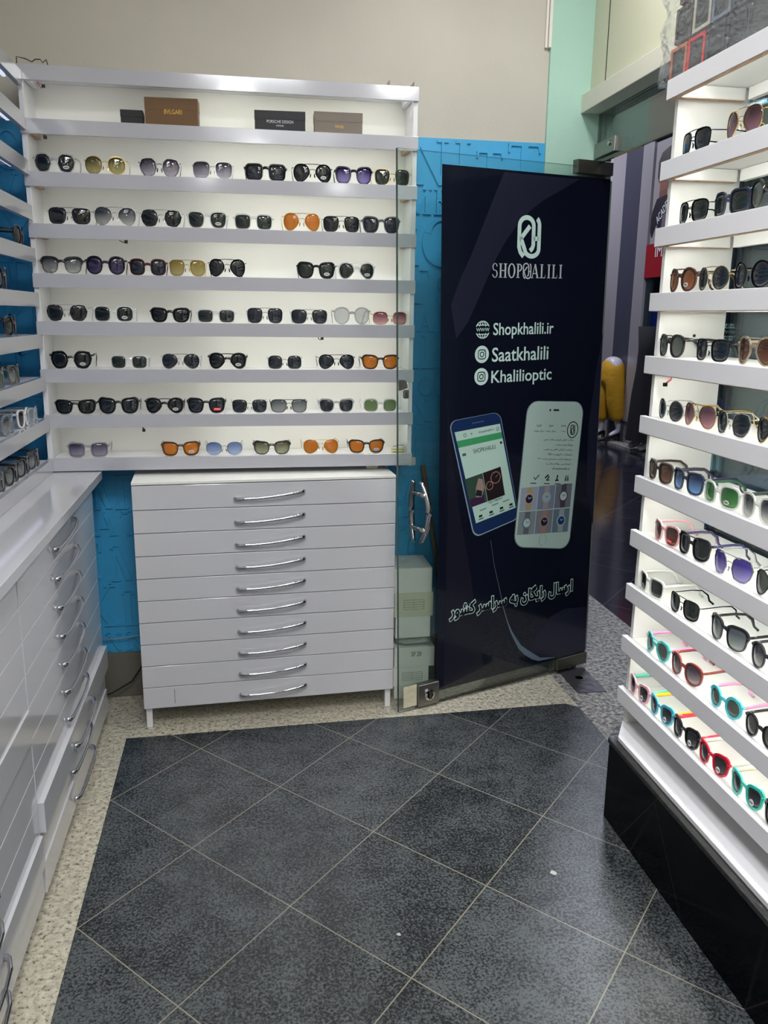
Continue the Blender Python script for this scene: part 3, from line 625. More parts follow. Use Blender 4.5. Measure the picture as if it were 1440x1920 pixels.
for z, rn, ys, items in RIGHT:
    for i, (y, (look, kw)) in enumerate(zip(ys, items)):
        if z == .369: kw = dict(kw, kind='way', lens=((36, 38, 42), (96, 96, 104), .92, .88), sticker='white', w=.124, h=.04, tl=.12, tw=.0052)
        cap = min([abs(y-q) for q in ys if q != y]+[2*(2.055-y)])-.0015
        sunglasses(look, f'{ORD[i]} from far end, {rn} row, right stand', (1.064, y, z+.0004), R(-90+(random.uniform(1, 4.5) if i else 0)), cap=cap, group=f'sunglasses on the {rn} row of the right stand', **kw)
LEFT = [
 (1.849, 'second', [(2.33, 'white-framed sunglasses with brown-grey lenses', dict(kind='panto', frame=(226, 226, 220), lens=((74, 62, 66), (110, 98, 98), .9, .85), h=.05))]),
 (1.718, 'third', [(2.35, 'dark brown sunglasses with grey lenses', dict(kind='way', frame=(50, 34, 34), lens=PG)), (2.2, 'black round sunglasses', dict(kind='round', frame=BK, lens=DK))]),
 (1.592, 'fourth', [(2.46, 'clear-framed sunglasses with brown-grey lenses', dict(kind='panto', frame=(222, 226, 226), fk='clear', lens=((78, 68, 62), (120, 110, 104), .9, .8))), (2.3, 'tortoise brown sunglasses', dict(kind='way', frame=(70, 58, 56), lens=PG)), (2.76, 'black round-lens sunglasses', dict(kind='round', frame=BK, lens=DK, w=.13))]),
 (1.459, 'fifth', [(2.52, 'black round sunglasses with dark lenses', dict(kind='panto', frame=(30, 30, 44), lens=DB, h=.05)), (2.36, 'dark violet sunglasses with violet-grey lenses', dict(kind='panto', frame=(36, 34, 60), lens=PG, h=.052)), (2.2, 'pale green sunglasses', dict(kind='way', frame=(150, 172, 160), lens=GG))]),
 (1.332, 'sixth', [(2.58, 'black round sunglasses', dict(kind='round', frame=BK, lens=DK)), (2.39, 'clear-framed sunglasses with grey-blue lenses', dict(kind='way', frame=(220, 224, 226), fk='clear', lens=PG)), (2.24, 'white-framed sunglasses', dict(kind='square', frame=(228, 228, 230), lens=GG))]),
 (1.198, 'seventh', [(2.57, 'dark olive sunglasses with grey lenses', dict(kind='way', frame=(74, 78, 66), lens=GG)), (2.41, 'olive green sunglasses with violet-grey lenses', dict(kind='way', frame=(88, 96, 80), lens=PG)), (2.25, 'black square sunglasses', dict(kind='way', frame=BK, lens=GG))]),
 (1.066, 'eighth', [(2.74, 'clear glasses with pale lenses', dict(kind='rect', frame=(196, 206, 214), fk='clear', lens=CL, w=.12)), (2.62, 'white-framed sunglasses with black lenses', dict(kind='way', frame=(236, 236, 236), lens=DK, w=.12)), (2.46, 'grey clear sunglasses with grey lenses', dict(kind='panto', frame=(150, 160, 166), fk='clear', lens=GG)), (2.30, 'tortoiseshell round sunglasses', dict(kind='panto', frame=(96, 56, 30), lens=PG))]),
 (.928, 'lowest', [(2.71, 'black flat-top sunglasses with silver hinge', dict(kind='rect', frame=(60, 56, 54), lens=GG, h=.044)), (2.58, 'black rectangular sunglasses with grey lenses', dict(kind='rect', frame=BK, lens=GG, h=.042)), (2.45, 'black rounded sunglasses with grey lenses', dict(kind='way', frame=BK, lens=GG)), (2.31, 'grey-rimmed black sunglasses', dict(kind='way', frame=(70, 70, 72), lens=KG)), (2.17, 'glossy black sunglasses with gold hinge', dict(kind='panto', frame=BK, lens=DK))])]
for z, rn, items in LEFT:
    for i, (y, look, kw) in enumerate(sorted(items, key=lambda q: -q[0])):
        where = f'{rn} shelf of the left wall' if len(items) == 1 else f'{ORD[i]} from back corner, {rn} shelf, left wall'
        cap = min([abs(y-q[0]) for q in items if q[0] != y]+[1])-.0015
        sunglasses(look, where, (-.636, y, z+.0004), R(90+random.uniform(-3, 2)), cap=cap, group=f'sunglasses on the {rn} shelf of the left wall', **kw)

# ------------------------------------------------------------------ boxes on the back unit's second shelf, tape measure, small bits
def gift(name, label, x0, x1, z1, y, rgb, lbl, fit, lc, rot=0, sub=None):
    b = thing(name, label, 'box', ((x0+x1)/2, y, 1.9685), (0, 0, rot)); w = (x1-x0)/2; h = z1-1.9685; m = mat('card', rgb, .55, bump=(300, .15))
    MB().box(-w, w, 0, .055, 0, h*.62).build('base', m, b, .001); MB().box(-w-.0008, w+.0008, -.0008, .0558, h*.58, h).build('lid', m, b, .001)
    if lbl: text(lbl, (fit[0], fit[1], fit[2]*h, fit[3]*h), lc, b, 'lettering', -.0009)
    if sub: text(sub[0], (sub[1], sub[2], sub[3]*h, sub[4]*h), lc, b, 'lettering', -.0009)
    return b
mGoldP = mat('gold_print', (214, 170, 60), .4, .3); mSilP = mat('silver_print', (200, 200, 205), .4)
gift('gift_box', 'small plain black box half behind the brown box on the second shelf', -.35, -.283, 2.019, 2.915, (20, 20, 24), None, None, None)
gift('gift_box', 'large brown box with gold lettering on the second shelf', -.273, -.112, 2.053, 2.885, (104, 74, 40), 'BVLGARI', (-.022, .032, .44, .6), mGoldP, R(-3))
gift('gift_box', 'black box with silver lettering on the second shelf', .064, .224, 2.032, 2.885, (30, 30, 36), 'PORSCHE DESIGN', (-.042, .042, .42, .56), mSilP, R(-3), ('EYEWEAR', -.012, .012, .26, .34))
gift('gift_box', 'taupe grey box with small gold lettering on the second shelf', .254, .409, 2.037, 2.885, (116, 106, 96), 'TOM FORD', (-.012, .016, .3, .42), mGoldP, R(-2))
tp = thing('tape_measure', 'small yellow and white tape reel at the right end of the lowest shelf', 'tape reel', (.5445, 2.90, .9304))
MB().lathe([(.018, 0), (.023, .001), (.023, .008), (.018, .009)], 28).build('reel', mat('yellow_plastic', (216, 210, 120), .4), tp, smooth=False)
MB().lathe([(.017, .0092), (.024, .010), (.024, .018), (.012, .019)], 28).build('wound_tape', mat('pale_tape', (206, 206, 196), .5), tp)
MB().tube([(-.02, -.012, .0195), (0, -.018, .024), (.02, -.006, .021), (.022, .01, .0195)], .0016, 6).build('loose_end', mat('grey_tape', (120, 120, 110), .5), tp)
def curl(name, label, cat, pts, r, m, tip=None):
    c = thing(name, label, cat, pts[0]); o = pts[0]
    MB().tube([tuple(p[i]-o[i] for i in range(3)) for p in pts], r, 6).build('wire', m, c, smooth=True)
    e = [pts[-1][i]-o[i] for i in range(3)]; MB().box(e[0]-.005, e[0]+.005, e[1]-.004, e[1]+.004, e[2]-.007, e[2]+.003).build('connector', tip or mBlk, c, .001)
    return c
mRedW = mat('red_wire', (150, 30, 50), .4); mBlkW = mat('black_wire', (24, 22, 24), .5)
curl('led_wire', 'short dark wire end curling under the second sunglasses shelf, back wall', 'wire', [(-.375, 2.9, 1.65), (-.372, 2.9, 1.625), (-.360, 2.898, 1.620), (-.352, 2.896, 1.624)], .0016, mBlkW)
curl('led_wire', 'little dark wire hook under the fourth sunglasses shelf, back wall', 'wire', [(.262, 2.9, 1.354), (.264, 2.9, 1.322), (.270, 2.898, 1.318), (.276, 2.896, 1.326)], .0016, mBlkW)
curl('led_wire', 'black connector hanging under the sixth sunglasses shelf, back wall', 'wire', [(-.334, 2.9, 1.056), (-.334, 2.9, 1.03), (-.329, 2.899, 1.017)], .002, mBlkW)
curl('led_wire', 'dark wire end hanging in the top left corner of the back shelving', 'wire', [(-.588, 2.9, 2.1), (-.586, 2.9, 2.075), (-.576, 2.9, 2.064), (-.57, 2.9, 2.072)], .0016, mRedW)
curl('led_wire', 'black connector under the second shelf at the left back corner', 'wire', [(-.585, 2.92, 1.95), (-.583, 2.92, 1.935), (-.580, 2.92, 1.93)], .002, mBlkW)
curl('led_wire', 'red wire with a black plug hanging inside the right stand', 'wire', [(1.107, 2.033, 1.2885), (1.106, 2.031, 1.262), (1.1, 2.029, 1.248), (1.085, 2.027, 1.238)], .0022, mRedW)
curl('wire_bundle', 'tangled dark wire on top of the back shelving at its left end', 'wire', [(-.655, 2.96, 2.1195), (-.655, 2.96, 2.163), (-.628, 2.958, 2.158), (-.61, 2.957, 2.15), (-.6, 2.958, 2.158), (-.585, 2.956, 2.158), (-.578, 2.955, 2.149), (-.567, 2.955, 2.158), (-.562, 2.95, 2.14), (-.562, 2.95, 2.134)], .0016, mBlkW)
cb = thing('plastic_case', 'clear plastic tray on top of the back shelving at its right end', 'tray', (.54, 2.93, 2.1175))
MB().box(-.042, .042, -.03, .03, 0, .004).box(-.042, -.039, -.03, .03, .004, .026).box(.039, .042, -.03, .03, .004, .026).box(-.042, .042, .027, .03, .004, .026).build('tray', glass_mat('clear_plastic', (225, 225, 225), .03, .3), cb)

# ------------------------------------------------------------------ glass door
DX, DY = .531, 2.716; DA = math.atan2(3.017-2.716, 1.365-.531)
door = thing('glass_door', 'open frameless glass door covered by the dark navy shop poster', 'door', (DX, DY, .004), (0, R(-1.2), DA))
C12, S12 = math.cos(R(1.2)), math.sin(R(1.2))
def U(s, z): return (s*C12+z*S12, -s*S12+z*C12)
MB().box(0, .886, 0, .010, .0, 1.9).build('glass_pane', mDoorG, door)
MB().box(-.0012, -.0001, 0, .010, 0, 1.9).box(-.0012, .886, 0, .010, 1.9001, 1.9012).build('glass_edge', mEdge, door)
MB().box(.8861, .893, .0, .010, .05, 1.86).build('edge_seal', mat('clear_seal', (110, 120, 112), .3), door)
nt_m = bpy.data.materials.new('printed_poster'); nt_m.use_nodes = True
_n = nt_m.node_tree; _b = _n.nodes['Principled BSDF']; _b.inputs['Roughness'].default_value = .12; _b.inputs['Base Color'].default_value = lin((16, 20, 34)); _b.inputs['Coat Weight'].default_value = .5; _b.inputs['Coat Roughness'].default_value = .03
PX0, PX1, PZ0, PZ1 = .163, .885, .045, 1.866
poster = MB().box(PX0, PX1, -.0006, -.0001, PZ0, PZ1).build('poster', nt_m, door)
def poly(name, pts, m, y, parent=poster, unrot=True, th=.0003):
    q = [U(*p) for p in pts] if unrot else pts
    return MB().prism(q, y-th, y).build(name, m, parent)
def PM(name, rgb, r=.25): return mat(name, rgb, r, coat=.3)
poly('printed_shape', [(.37, 1.866), (.70, 1.872), (.62, 1.83), (.55, 1.795), (.49, 1.755), (.44, 1.71), (.39, 1.65), (.35, 1.59), (.31, 1.51), (.28, 1.45), (.245, 1.38), (.198, 1.324), (.173, 1.434), (.21, 1.525), (.25, 1.60), (.29, 1.69), (.33, 1.78)], PM('print_slate', (34, 35, 52)), -.0007)
poly('printed_shape', [(.165, 1.20), (.175, 1.1), (.20, .9), (.235, .72), (.29, .5), (.33, .3), (.37, .1), (.19, .06), (.185, .7)], PM('print_dark_violet', (24, 24, 38)), -.0007)
poly('printed_shape', [(.86, 1.35), (.872, .9), (.878, .6), (.83, .75), (.82, 1.0), (.84, 1.2)], PM('print_dusk', (32, 34, 52)), -.0007)
poly('printed_shape', [(.58, .10), (.62, .19), (.69, .25), (.76, .27), (.875, .26), (.885, .075), (.72, .068), (.62, .08)], PM('print_slate_blue', (30, 34, 54)), -.0007)
cv = [(.378, .60), (.40, .50), (.432, .395), (.45, .33), (.472, .271), (.492, .225), (.515, .187), (.54, .15), (.572, .121), (.61, .095), (.642, .078), (.724, .070)]
cw = [.0005, .0006, .0009, .0014, .002, .0035, .005, .007, .009, .009, .006, .001]
poly('printed_curve', [(a-w*.5, b-w) for (a, b), w in zip(cv, cw)]+[(a+w, b+w) for (a, b), w in reversed(list(zip(cv, cw)))], PM('print_steel_blue', (100, 118, 134)), -.0012)
# the monogram: two interlocked capsules forming K and H
def stroke(pts, w, mb, y=-.0012, closed=False, th=.0004):
    n = len(pts); L = []; Rr = []
    for i in range(n):
        a = pts[i-1] if (i > 0 or closed) else pts[i]; b = pts[(i+1) % n] if (i < n-1 or closed) else pts[i]
        tx, tz = b[0]-a[0], b[1]-a[1]; l = math.hypot(tx, tz) or 1; nx, nz = -tz/l*w/2, tx/l*w/2
        L.append((pts[i][0]+nx, pts[i][1]+nz)); Rr.append((pts[i][0]-nx, pts[i][1]-nz))
    vs = [(p[0], y-th, p[1]) for p in L]+[(p[0], y-th, p[1]) for p in Rr]+[(p[0], y, p[1]) for p in L]+[(p[0], y, p[1]) for p in Rr]
    fs = []
    for i in range(n if closed else n-1):
        j = (i+1) % n; fs += [(i, j, n+j, n+i), (2*n+i, 3*n+i, 3*n+j, 2*n+j), (i, 2*n+i, 2*n+j, j), (n+i, n+j, 3*n+j, 3*n+i)]
    mb.add(vs, fs)
def arcp(cx, cz, rx, rz, a0, a1, n=10): return [(cx+rx*math.cos(R(a0+(a1-a0)*k/n)), cz+rz*math.sin(R(a0+(a1-a0)*k/n))) for k in range(n+1)]
def monogram(x, z, w, h, m, parent, y=-.0012, sw=15):
    # unit design 100 wide, 170 high
    k = w/100; j = h/170; mb = MB(); T = lambda P: [(x+p[0]*k, z+p[1]*j) for p in P]; sw = sw*k
    stroke(T([(28, 4), (14, 22), (8, 42), (8, 125)]+arcp(38, 128, 30, 34, 180, 0)+[(68, 120), (68, 50), (64, 38), (55, 28)]), sw, mb, y)
    stroke(T([(16, 78), (52, 128)]), sw, mb, y)
    stroke(T([(14, 82), (34, 28)]+arcp(62, 36, 30, 30, 200, 360)+[(92, 60), (92, 128)]+arcp(72, 130, 20, 32, 0, 62)), sw, mb, y)
    stroke(T([(68, 78), (92, 78)]), sw*.9, mb, y)
    return mb.build('monogram', m, parent)
a = U(.438, 1.598); monogram(a[0], a[1], .103, .138, mPrintW, poster)
def word(txt, x0, x1, z0, z1, m, parent, y=-.0012):
    tot = 0; L = []
    for c in txt:
        g, w = (None, .80) if c == '*' else serif(c); L.append((g, w, tot)); tot += w+.12
    k = (x1-x0)/(tot-.12); mb = MB()
    for g, w, o in L:
        if g is None: monogram(x0+(o-.12)*k, z0-.07*(z1-z0), w*k*1.3, (z1-z0)*1.16, m, parent, y, 10.5); continue
        for p in g: mb.prism([(x0+(o+q[0])*k, z0+q[1]*(z1-z0)) for q in p], y-.0004, y)
    return mb.build('lettering', m, parent)
mPrintG = PM('light_grey_print', (186, 194, 196), .35)
a = U(.335, 1.522); word('SHOP*ALILI', a[0], a[0]+.312, a[1]+.006, a[1]+.053, mPrintG, poster)
def ptext(s, x0, x1, z0, z1, **kw):
    a = U((x0+x1)/2, (z0+z1)/2); w, h = (x1-x0)/2, (z1-z0)/2
    return text(s, (a[0]-w, a[0]+w, a[1]-h, a[1]+h), kw.pop('m', mPrintW), kw.pop('parent', poster), y=kw.pop('y', -.0012), **kw)
ptext('Shopkhalili.ir', .351, .620, 1.326, 1.381, offset=.009)
ptext('Saatkhalili', .350, .602, 1.248, 1.297, offset=.009)
ptext('Khalilioptic', .351, .623, 1.162, 1.218, offset=.009)
def disc(cx, cz, r, m, y, parent=poster, name='icon', n=28): return MB().prism([(cx+r*math.cos(2*math.pi*k/n), cz+r*math.sin(2*math.pi*k/n)) for k in range(n)], y-.0003, y).build(name, m, parent)
mNavy = PM('navy_print', (12, 18, 32))
a = U(.306, 1.355); g = MB(); r = .0285
stroke(arcp(a[0], a[1], r, r, 0, 360, 30), .0035, g); stroke(arcp(a[0], a[1], r*.5, r, 0, 360, 30), .003, g)
stroke([(a[0], a[1]+.013), (a[0], a[1]+r)], .003, g); stroke([(a[0], a[1]-.013), (a[0], a[1]-r)], .003, g)
for s_ in (1, -1): stroke([(a[0]-.023, a[1]+s_*.0155), (a[0]+.023, a[1]+s_*.0155)], .0035, g)
g.build('globe_icon', mPrintW, poster); MB().box(a[0]-.031, a[0]+.031, -.0021, -.0017, a[1]-.0105, a[1]+.0105).build('icon_band', mNavy, poster)
text('WWW', (a[0]-.0275, a[0]+.0275, a[1]-.006, a[1]+.006), mPrintW, poster, y=-.0022)
for (sx, sz) in ((.307, 1.272), (.308, 1.196)):
    a = U(sx, sz); disc(a[0], a[1], .0295, mPrintW, -.001); g = MB(); q = .0155
    stroke([(a[0]+q*(abs(math.cos(t))**.5)*math.copysign(1, math.cos(t)), a[1]+q*(abs(math.sin(t))**.5)*math.copysign(1, math.sin(t))) for t in [2*math.pi*k/32 for k in range(33)]], .003, g, y=-.0014)
    stroke(arcp(a[0], a[1], .0078, .0078, 0, 360, 20), .003, g, y=-.0014); g.build('camera_icon', mNavy, poster)
    disc(a[0]+.0095, a[1]+.0095, .0016, mNavy, -.0014)
# Persian line: white outline letters on the dark print
fa = 'ارسال رایگان به سراسر کشور'
ptext(fa, .203, .796, .316, .394, fa=True, offset=.085, y=-.0010)
ptext(fa, .203, .796, .316, .394, fa=True, offset=.035, y=-.0016, ref=tuple(BB), m=PM('dark_letter_fill', (8, 10, 20)))
# printed phones on the poster
def bil(q, u, v):  # u right, v down over quad TL,TR,BR,BL
    a, b, c, d = q; return tuple((a[i]*(1-u)+b[i]*u)*(1-v)+(d[i]*(1-u)+c[i]*u)*v for i in (0, 1))
def quad(q, u0, u1, v0, v1, m, y, parent, name='printed_block'): return MB().prism([bil(q, u0, v0), bil(q, u1, v0), bil(q, u1, v1), bil(q, u0, v1)], y-.0002, y).build(name, m, parent)
def rquad(q, m, y, parent, name, r=.09):
    pts = []; asp = .5
    for cu, cv_, a0 in ((r, r*asp, 180), (1-r, r*asp, 270), (1-r, 1-r*asp, 0), (r, 1-r*asp, 90)):
        for k in range(6):
            t = R(a0+k*18); pts.append(bil(q, cu+r*math.cos(t), cv_+r*asp*math.sin(t)))
    return MB().prism(pts, y-.0003, y).build(name, m, parent)
def qtext(s, q, u0, u1, v0, v1, m, parent, y, **kw):
    o = text(s, (0, 1, 0, 1), m, parent, y=y, th=.0002, **kw)
    for v in o.data.vertices:
        p = bil(q, u0+(u1-u0)*v.co.x, v1-(v1-v0)*v.co.z); v.co = (p[0], v.co.y, p[1])
    return o
def UQ(*p): return [U(*i) for i in p]
bq = UQ((.181, 1.046), (.393, 1.070), (.505, .672), (.306, .622))
mPB = PM('phone_blue', (24, 44, 84)); mPL = PM('phone_silver_edge', (140, 160, 176)); mScr = PM('printed_screen', (178, 208, 196), .3); mGr = PM('green_bar', (62, 150, 96), .3)
ph = rquad([(p[0]+dx, p[1]+dz) for p, dx, dz in zip(bq, (-.004, .002, .002, -.004), (.001, .001, -.004, -.005))], mPL, -.0011, poster, 'printed_phone', .14)
ph.name = 'printed_phone'
rquad(bq, mPB, -.0014, ph, 'phone_face', .14)
sq = UQ((.203, 1.008), (.397, 1.028), (.487, .712), (.309, .672))
quad(sq, 0, 1, 0, 1, mScr, -.0017, ph, 'phone_screen'); quad(bq, .42, .66, .045, .056, PM('speaker_grey', (70, 84, 110)), -.0017, ph); quad(sq, 0, 1, .095, .165, mGr, -.002, ph, 'green_banner')
qtext('shopkhalili.ir', sq, .5, .85, .035, .065, mInk, ph, -.002); qtext('+', sq, .32, .37, .035, .06, mInk, ph, -.002)
mb = MB(); c_ = bil(sq, .2, .05); stroke(arcp(c_[0], c_[1], .006, .006, 0, 360, 14), .0014, mb, -.002); c_ = bil(sq, .93, .05); stroke(arcp(c_[0], c_[1], .005, .006, 0, 360, 14), .0014, mb, -.002); mb.build('icon', mInk, ph)
qtext('SHOPKHALILI', sq, .3, .8, .215, .262, mInk, ph, -.002); quad(sq, .92, .97, .2, .225, mInk, -.002, ph); quad(sq, .05, .13, .235, .262, PM('icon_grey', (80, 96, 96)), -.002, ph)
pq = UQ((.252, .838), (.408, .872), (.434, .765), (.281, .732))
quad(pq, 0, .49, 0, 1, PM('photo_green', (52, 74, 62)), -.002, ph, 'printed_photo'); quad(pq, .5, 1, 0, 1, PM('photo_brown', (38, 28, 32)), -.002, ph, 'printed_photo')
quad(pq, .02, .42, .72, .98, PM('photo_purple_sleeve', (58, 32, 66)), -.0022, ph); MB().prism([bil(pq, *p) for p in ((.2, .72), (.25, .4), (.36, .12), (.46, .2), (.47, .5), (.36, .78))], -.0025, -.0022).build('printed_arm', PM('photo_skin', (150, 128, 118)), ph)
MB().prism([bil(pq, *p) for p in ((.2, .66), (.26, .48), (.4, .58), (.36, .76))], -.0027, -.0025).build('printed_watch', mInk, ph)
for (u_, v_, r_) in ((.82, .3, .021), (.62, .5, .015)):
    c_ = bil(pq, u_, v_); mb = MB(); stroke(arcp(c_[0], c_[1], r_, r_, 0, 360, 22), .003, mb, -.0022); stroke([(c_[0], c_[1]), (c_[0]+r_*.5, c_[1]+r_*.5)], .0014, mb, -.0022); mb.build('printed_watch', PM('photo_rose_gold', (150, 116, 100)), ph)
c_ = bil(sq, .5, .68); disc(c_[0], c_[1], .0025, mInk, -.002, ph)
qtext('محصولات ویژه', sq, .38, .72, .80, .85, mInk, ph, -.002, fa=True)
for u_ in (.1, .36, .62, .86): quad(sq, u_, u_+.08, .93, .955, mInk, -.002, ph, 'icon'); quad(sq, u_-.02, u_+.1, .968, .978, mInk, -.002, ph)
for u_, v_ in ((.15, .875), (.45, .868), (.72, .872)): quad(sq, u_, u_+.16, v_, v_+.012, PM('faint_text', (110, 130, 126)), -.002, ph)
wq = UQ((.520, 1.103), (.787, 1.090), (.758, .520), (.487, .562))
wp = rquad([(p[0]+dx, p[1]+dz) for p, dx, dz in zip(wq, (-.003, .003, .003, -.003), (.002, .002, -.003, -.003))], PM('phone_edge_grey', (104, 122, 124)), -.0018, poster, 'printed_phone', .17)
rquad(wq, PM('phone_pale_green', (176, 200, 190), .3), -.0022, wp, 'phone_face', .17)
wb = UQ((.528, .98), (.768, .975), (.752, .594), (.503, .616))
quad(wq, .46, .56, .05, .062, mInk, -.0025, wp); disc(*bil(wq, .4, .057), .004, mInk, -.0025, wp)
wsq = [bil(wq, .08, .12), bil(wq, .95, .12), bil(wq, .93, .88), bil(wq, .07, .88)]
c_ = bil(wsq, .88, .085); mb = MB(); stroke(arcp(c_[0], c_[1], .026, .030, 0, 360, 26), .0035, mb, -.0025); mb.build('icon_ring', mInk, wp); monogram(c_[0]-.011, c_[1]-.020, .023, .040, mInk, wp, -.0025)
for s1, s2, u_ in (('۱۵۴', 'دنبال شونده', .1), ('۲۵۹۶', 'دنبال کننده', .34), ('۳۳۱', 'پست', .6)):
    qtext(s1, wsq, u_+.03, u_+.13, .045, .065, mInk, wp, -.0025); qtext(s2, wsq, u_-.02 if len(s2) > 4 else u_+.04, u_+.19 if len(s2) > 4 else u_+.13, .09, .112, mInk, wp, -.0025, fa=True)
for i_, s1 in enumerate(('ساعت خلیلی فروش ساعت مچی', 'فروشگاه ساعت و ساعت', 'ساعت ارزان خاص و خوب', 'ضمانت کیفیت کالا', 'منطقه آزاد مجتمع واحد ۱۱۲', 'تماس واتساپ', 'shopkhalili.ir')):
    qtext(s1, wsq, .92-(.62, .36, .6, .5, .7, .52, .38)[i_], .92, .165+i_*.043, .188+i_*.043, mInk, wp, -.0025, fa=i_ < 6)
qtext('✓', wsq, .17, .29, .49, .54, mInk, wp, -.0025)
for u_, P in ((.45, [(0, .03), (.06, 0), (.08, .02), (.03, .05), (.09, .045)]), (.67, [(.04, 0), (.03, .04), (.07, .045), (.0, .05)]), (.88, [(0, .05), (.01, 0), (.03, .05), (.05, .0), (.06, .05)])):
    mb = MB(); stroke([bil(wsq, u_-.04+p[0], .49+p[1]) for p in P], .006, mb, -.0025); mb.build('icon', mInk, wp)
for u_ in (.12, .4, .63, .83): quad(wsq, u_, u_+.12, .565, .574, PM('caption_grey', (70, 84, 84)), -.0025, wp)
gq = UQ((.507, .786), (.757, .782), (.749, .588), (.497, .604))
bgc = ((150, 160, 176), (120, 130, 150), (110, 116, 124), (128, 140, 144), (124, 126, 134), (96, 120, 132)); dial = ((36, 34, 74), (150, 176, 184), (190, 200, 204), (170, 196, 200), (40, 38, 56), (22, 60, 110)); strp = ((168, 150, 110), (150, 150, 150), (70, 70, 78), (96, 100, 104), (150, 128, 116), (150, 160, 164))
for i_ in range(6):
    u0, v0 = (i_ % 3)/3, (i_//3)/2; b_ = quad(gq, u0+.006, u0+.327, v0+.01, v0+.49, PM('photo_ground', bgc[i_]), -.0025, wp, 'printed_photo')
    quad(gq, u0+.12, u0+.22, v0+.02, v0+.48, PM('watch_strap', strp[i_]), -.0028, wp, 'printed_strap'); c_ = bil(gq, u0+.17, v0+.25)
    disc(c_[0], c_[1], .0215, PM('watch_case', tuple(min(255, int(x*1.1)) for x in strp[i_])), -.0031, wp, 'printed_watch'); disc(c_[0], c_[1], .0165, PM('watch_dial', dial[i_]), -.0034, wp, 'printed_dial')
    mb = MB(); stroke([(c_[0]-.006, c_[1]+.008), c_, (c_[0]+.010, c_[1]+.005)], .0016, mb, -.0037); mb.build('printed_hands', mInk if i_ in (1, 2, 3) else mPrintW, wp)
c_ = bil(wq, .5, .945); mb = MB(); stroke(arcp(c_[0], c_[1], .018, .021, 110, 260, 12), .0012, mb, -.0025); stroke(arcp(c_[0], c_[1], .018, .021, -60, 60, 8), .0008, mb, -.0025); mb.build('home_button', PM('button_ring', (110, 130, 128)), wp)
# door furniture
MB().box(.722, .888, -.009, .019, 1.876, 1.922).build('top_hinge', mSteelD, door, .002)
MB().box(.735, .890, -.009, .019, -.003, .045).build('bottom_hinge', mSteelD, door, .002)
lk = MB().box(.077, .166, -.010, .020, .004, .088).build('lock_case', mSteel, door, .002)
MB().lathe([(.021, -.011), (.021, -.016), (.013, -.019), (.013, -.011)], 24, (.122, 0, .046), 'y').build('lock_cylinder', mChrome, lk)
MB().box(.116, .128, -.022, -.019, .032, .056).build('keyhole_cover', mat('dark_brass', (80, 70, 50), .5, .7), lk)
MB().box(.018, .074, -.0016, -.0006, .012, .094).build('torn_sticker', mat('dirty_paper', (200, 194, 168), .8, bump=(50, .5)), door)
kc = MB().box(.018, .036, -.009, .002, 1.132, 1.16).build('lock_catch', mSteel, door, .002)
MB().prism([(.0, 1.158)]+[(.018+.016*math.cos(t), 1.165+.028*math.sin(t)) for t in [R(k*15) for k in range(7)]]+[(.0, 1.193)], -.004, -.0008).build('catch_plate', mSteel, kc)
MB().lathe([(.006, -.0095), (.006, -.0115)], 6, (.027, 0, 1.146), 'y').build('catch_bolt', mSeam, kc)
for sgn in (-1, 1):
    pts = []; rad = []
    for k in range(25):
        t = -1+2*k/24; pts.append((.073+(.008 if sgn < 0 else .0)-(.012*(t*t-1)*(1 if sgn > 0 else 1)), (-.012 if sgn < 0 else .022)+sgn*.034*(1-t*t), .737+.108*t)); rad.append(.006+.0052*(1-t*t)**.5)
    MB().tube(pts, rad, 10).build('pull_handle', mChrome, door, smooth=True)
for hz in (.675, .80): MB().tube([(.083, -.04, hz), (.083, .05, hz)], .009, 12).build('handle_post', mChrome, door, smooth=True)
pp = thing('floor_hinge_plate', 'scratched dark steel floor plate beneath the glass door hinge', 'floor plate', (1.24, 2.78, .0012))
MB().prism([(0, 0), (.118, -.002), (.118, .222), (0, .215)], 0, .002, 'z').build('plate', mat('scuffed_steel', (88, 86, 92), .35, .6, bump=(30, .3)), pp, .0006)
mb = MB(); mb.lathe([(.021, .0021), (.021, .0027), (.016, .0027), (.016, .0021)], 24, (.06, .13, 0)); mb.build('engraved_ring', mSteelD, pp)

# ------------------------------------------------------------------ cartons stacked behind the door, bag, stick, cable
mCart = mat('white_card', (242, 242, 234), .6); mCartY = mat('cream_card', (222, 222, 196), .7)
def carton(label, x0, x1, y0, y1, z0, z1, rot, m, lid=True, mark=None):
    c = thing('carton', label, 'carton', ((x0+x1)/2, (y0+y1)/2, z0), (0, 0, R(rot)), 'cartons stacked behind the glass door'); w = (x1-x0)/2; d = (y1-y0)/2; h = z1-z0
    if lid: MB().box(-w+.002, w-.002, -d+.002, d-.002, 0, h*.8).build('base', m, c); MB().box(-w, w, -d, d, h*.32, h).build('lid', m, c, .001)
    else: MB().box(-w, w, -d, d, 0, h).build('base', m, c, .001)
    if mark == 'table':
        mb = MB()
        for k in range(5): mb.box(-w+.035, -w+.11, -d-.0012, -d-.0004, h*(.3+.1*k), h*(.3+.1*k)+.0008)
        for xx in (-w+.035, -w+.072, -w+.11): mb.box(xx-.0004, xx+.0004, -d-.0012, -d-.0004, h*.3, h*.7)
        mb.build('label_table', PM('grey_ink', (120, 122, 120)), c)
    elif mark: text(mark, (-.012, .026, h*.55, h*.78), mInk, c, y=-d-.0008)
    return c
carton('big plain white carton topmost of the stack behind the glass door', .528, .668, 2.83, 3.0, .418, .512, 0, mCart, False)
carton('cream lidded carton with printed table, second from top of the door stack', .53, .674, 2.832, 3.0, .326, .4175, 0, mCartY, False, 'table')
carton('plain white carton just above the plastic bag in the door stack', .532, .664, 2.834, 3.0, .2425, .3255, 2, mCart, False)
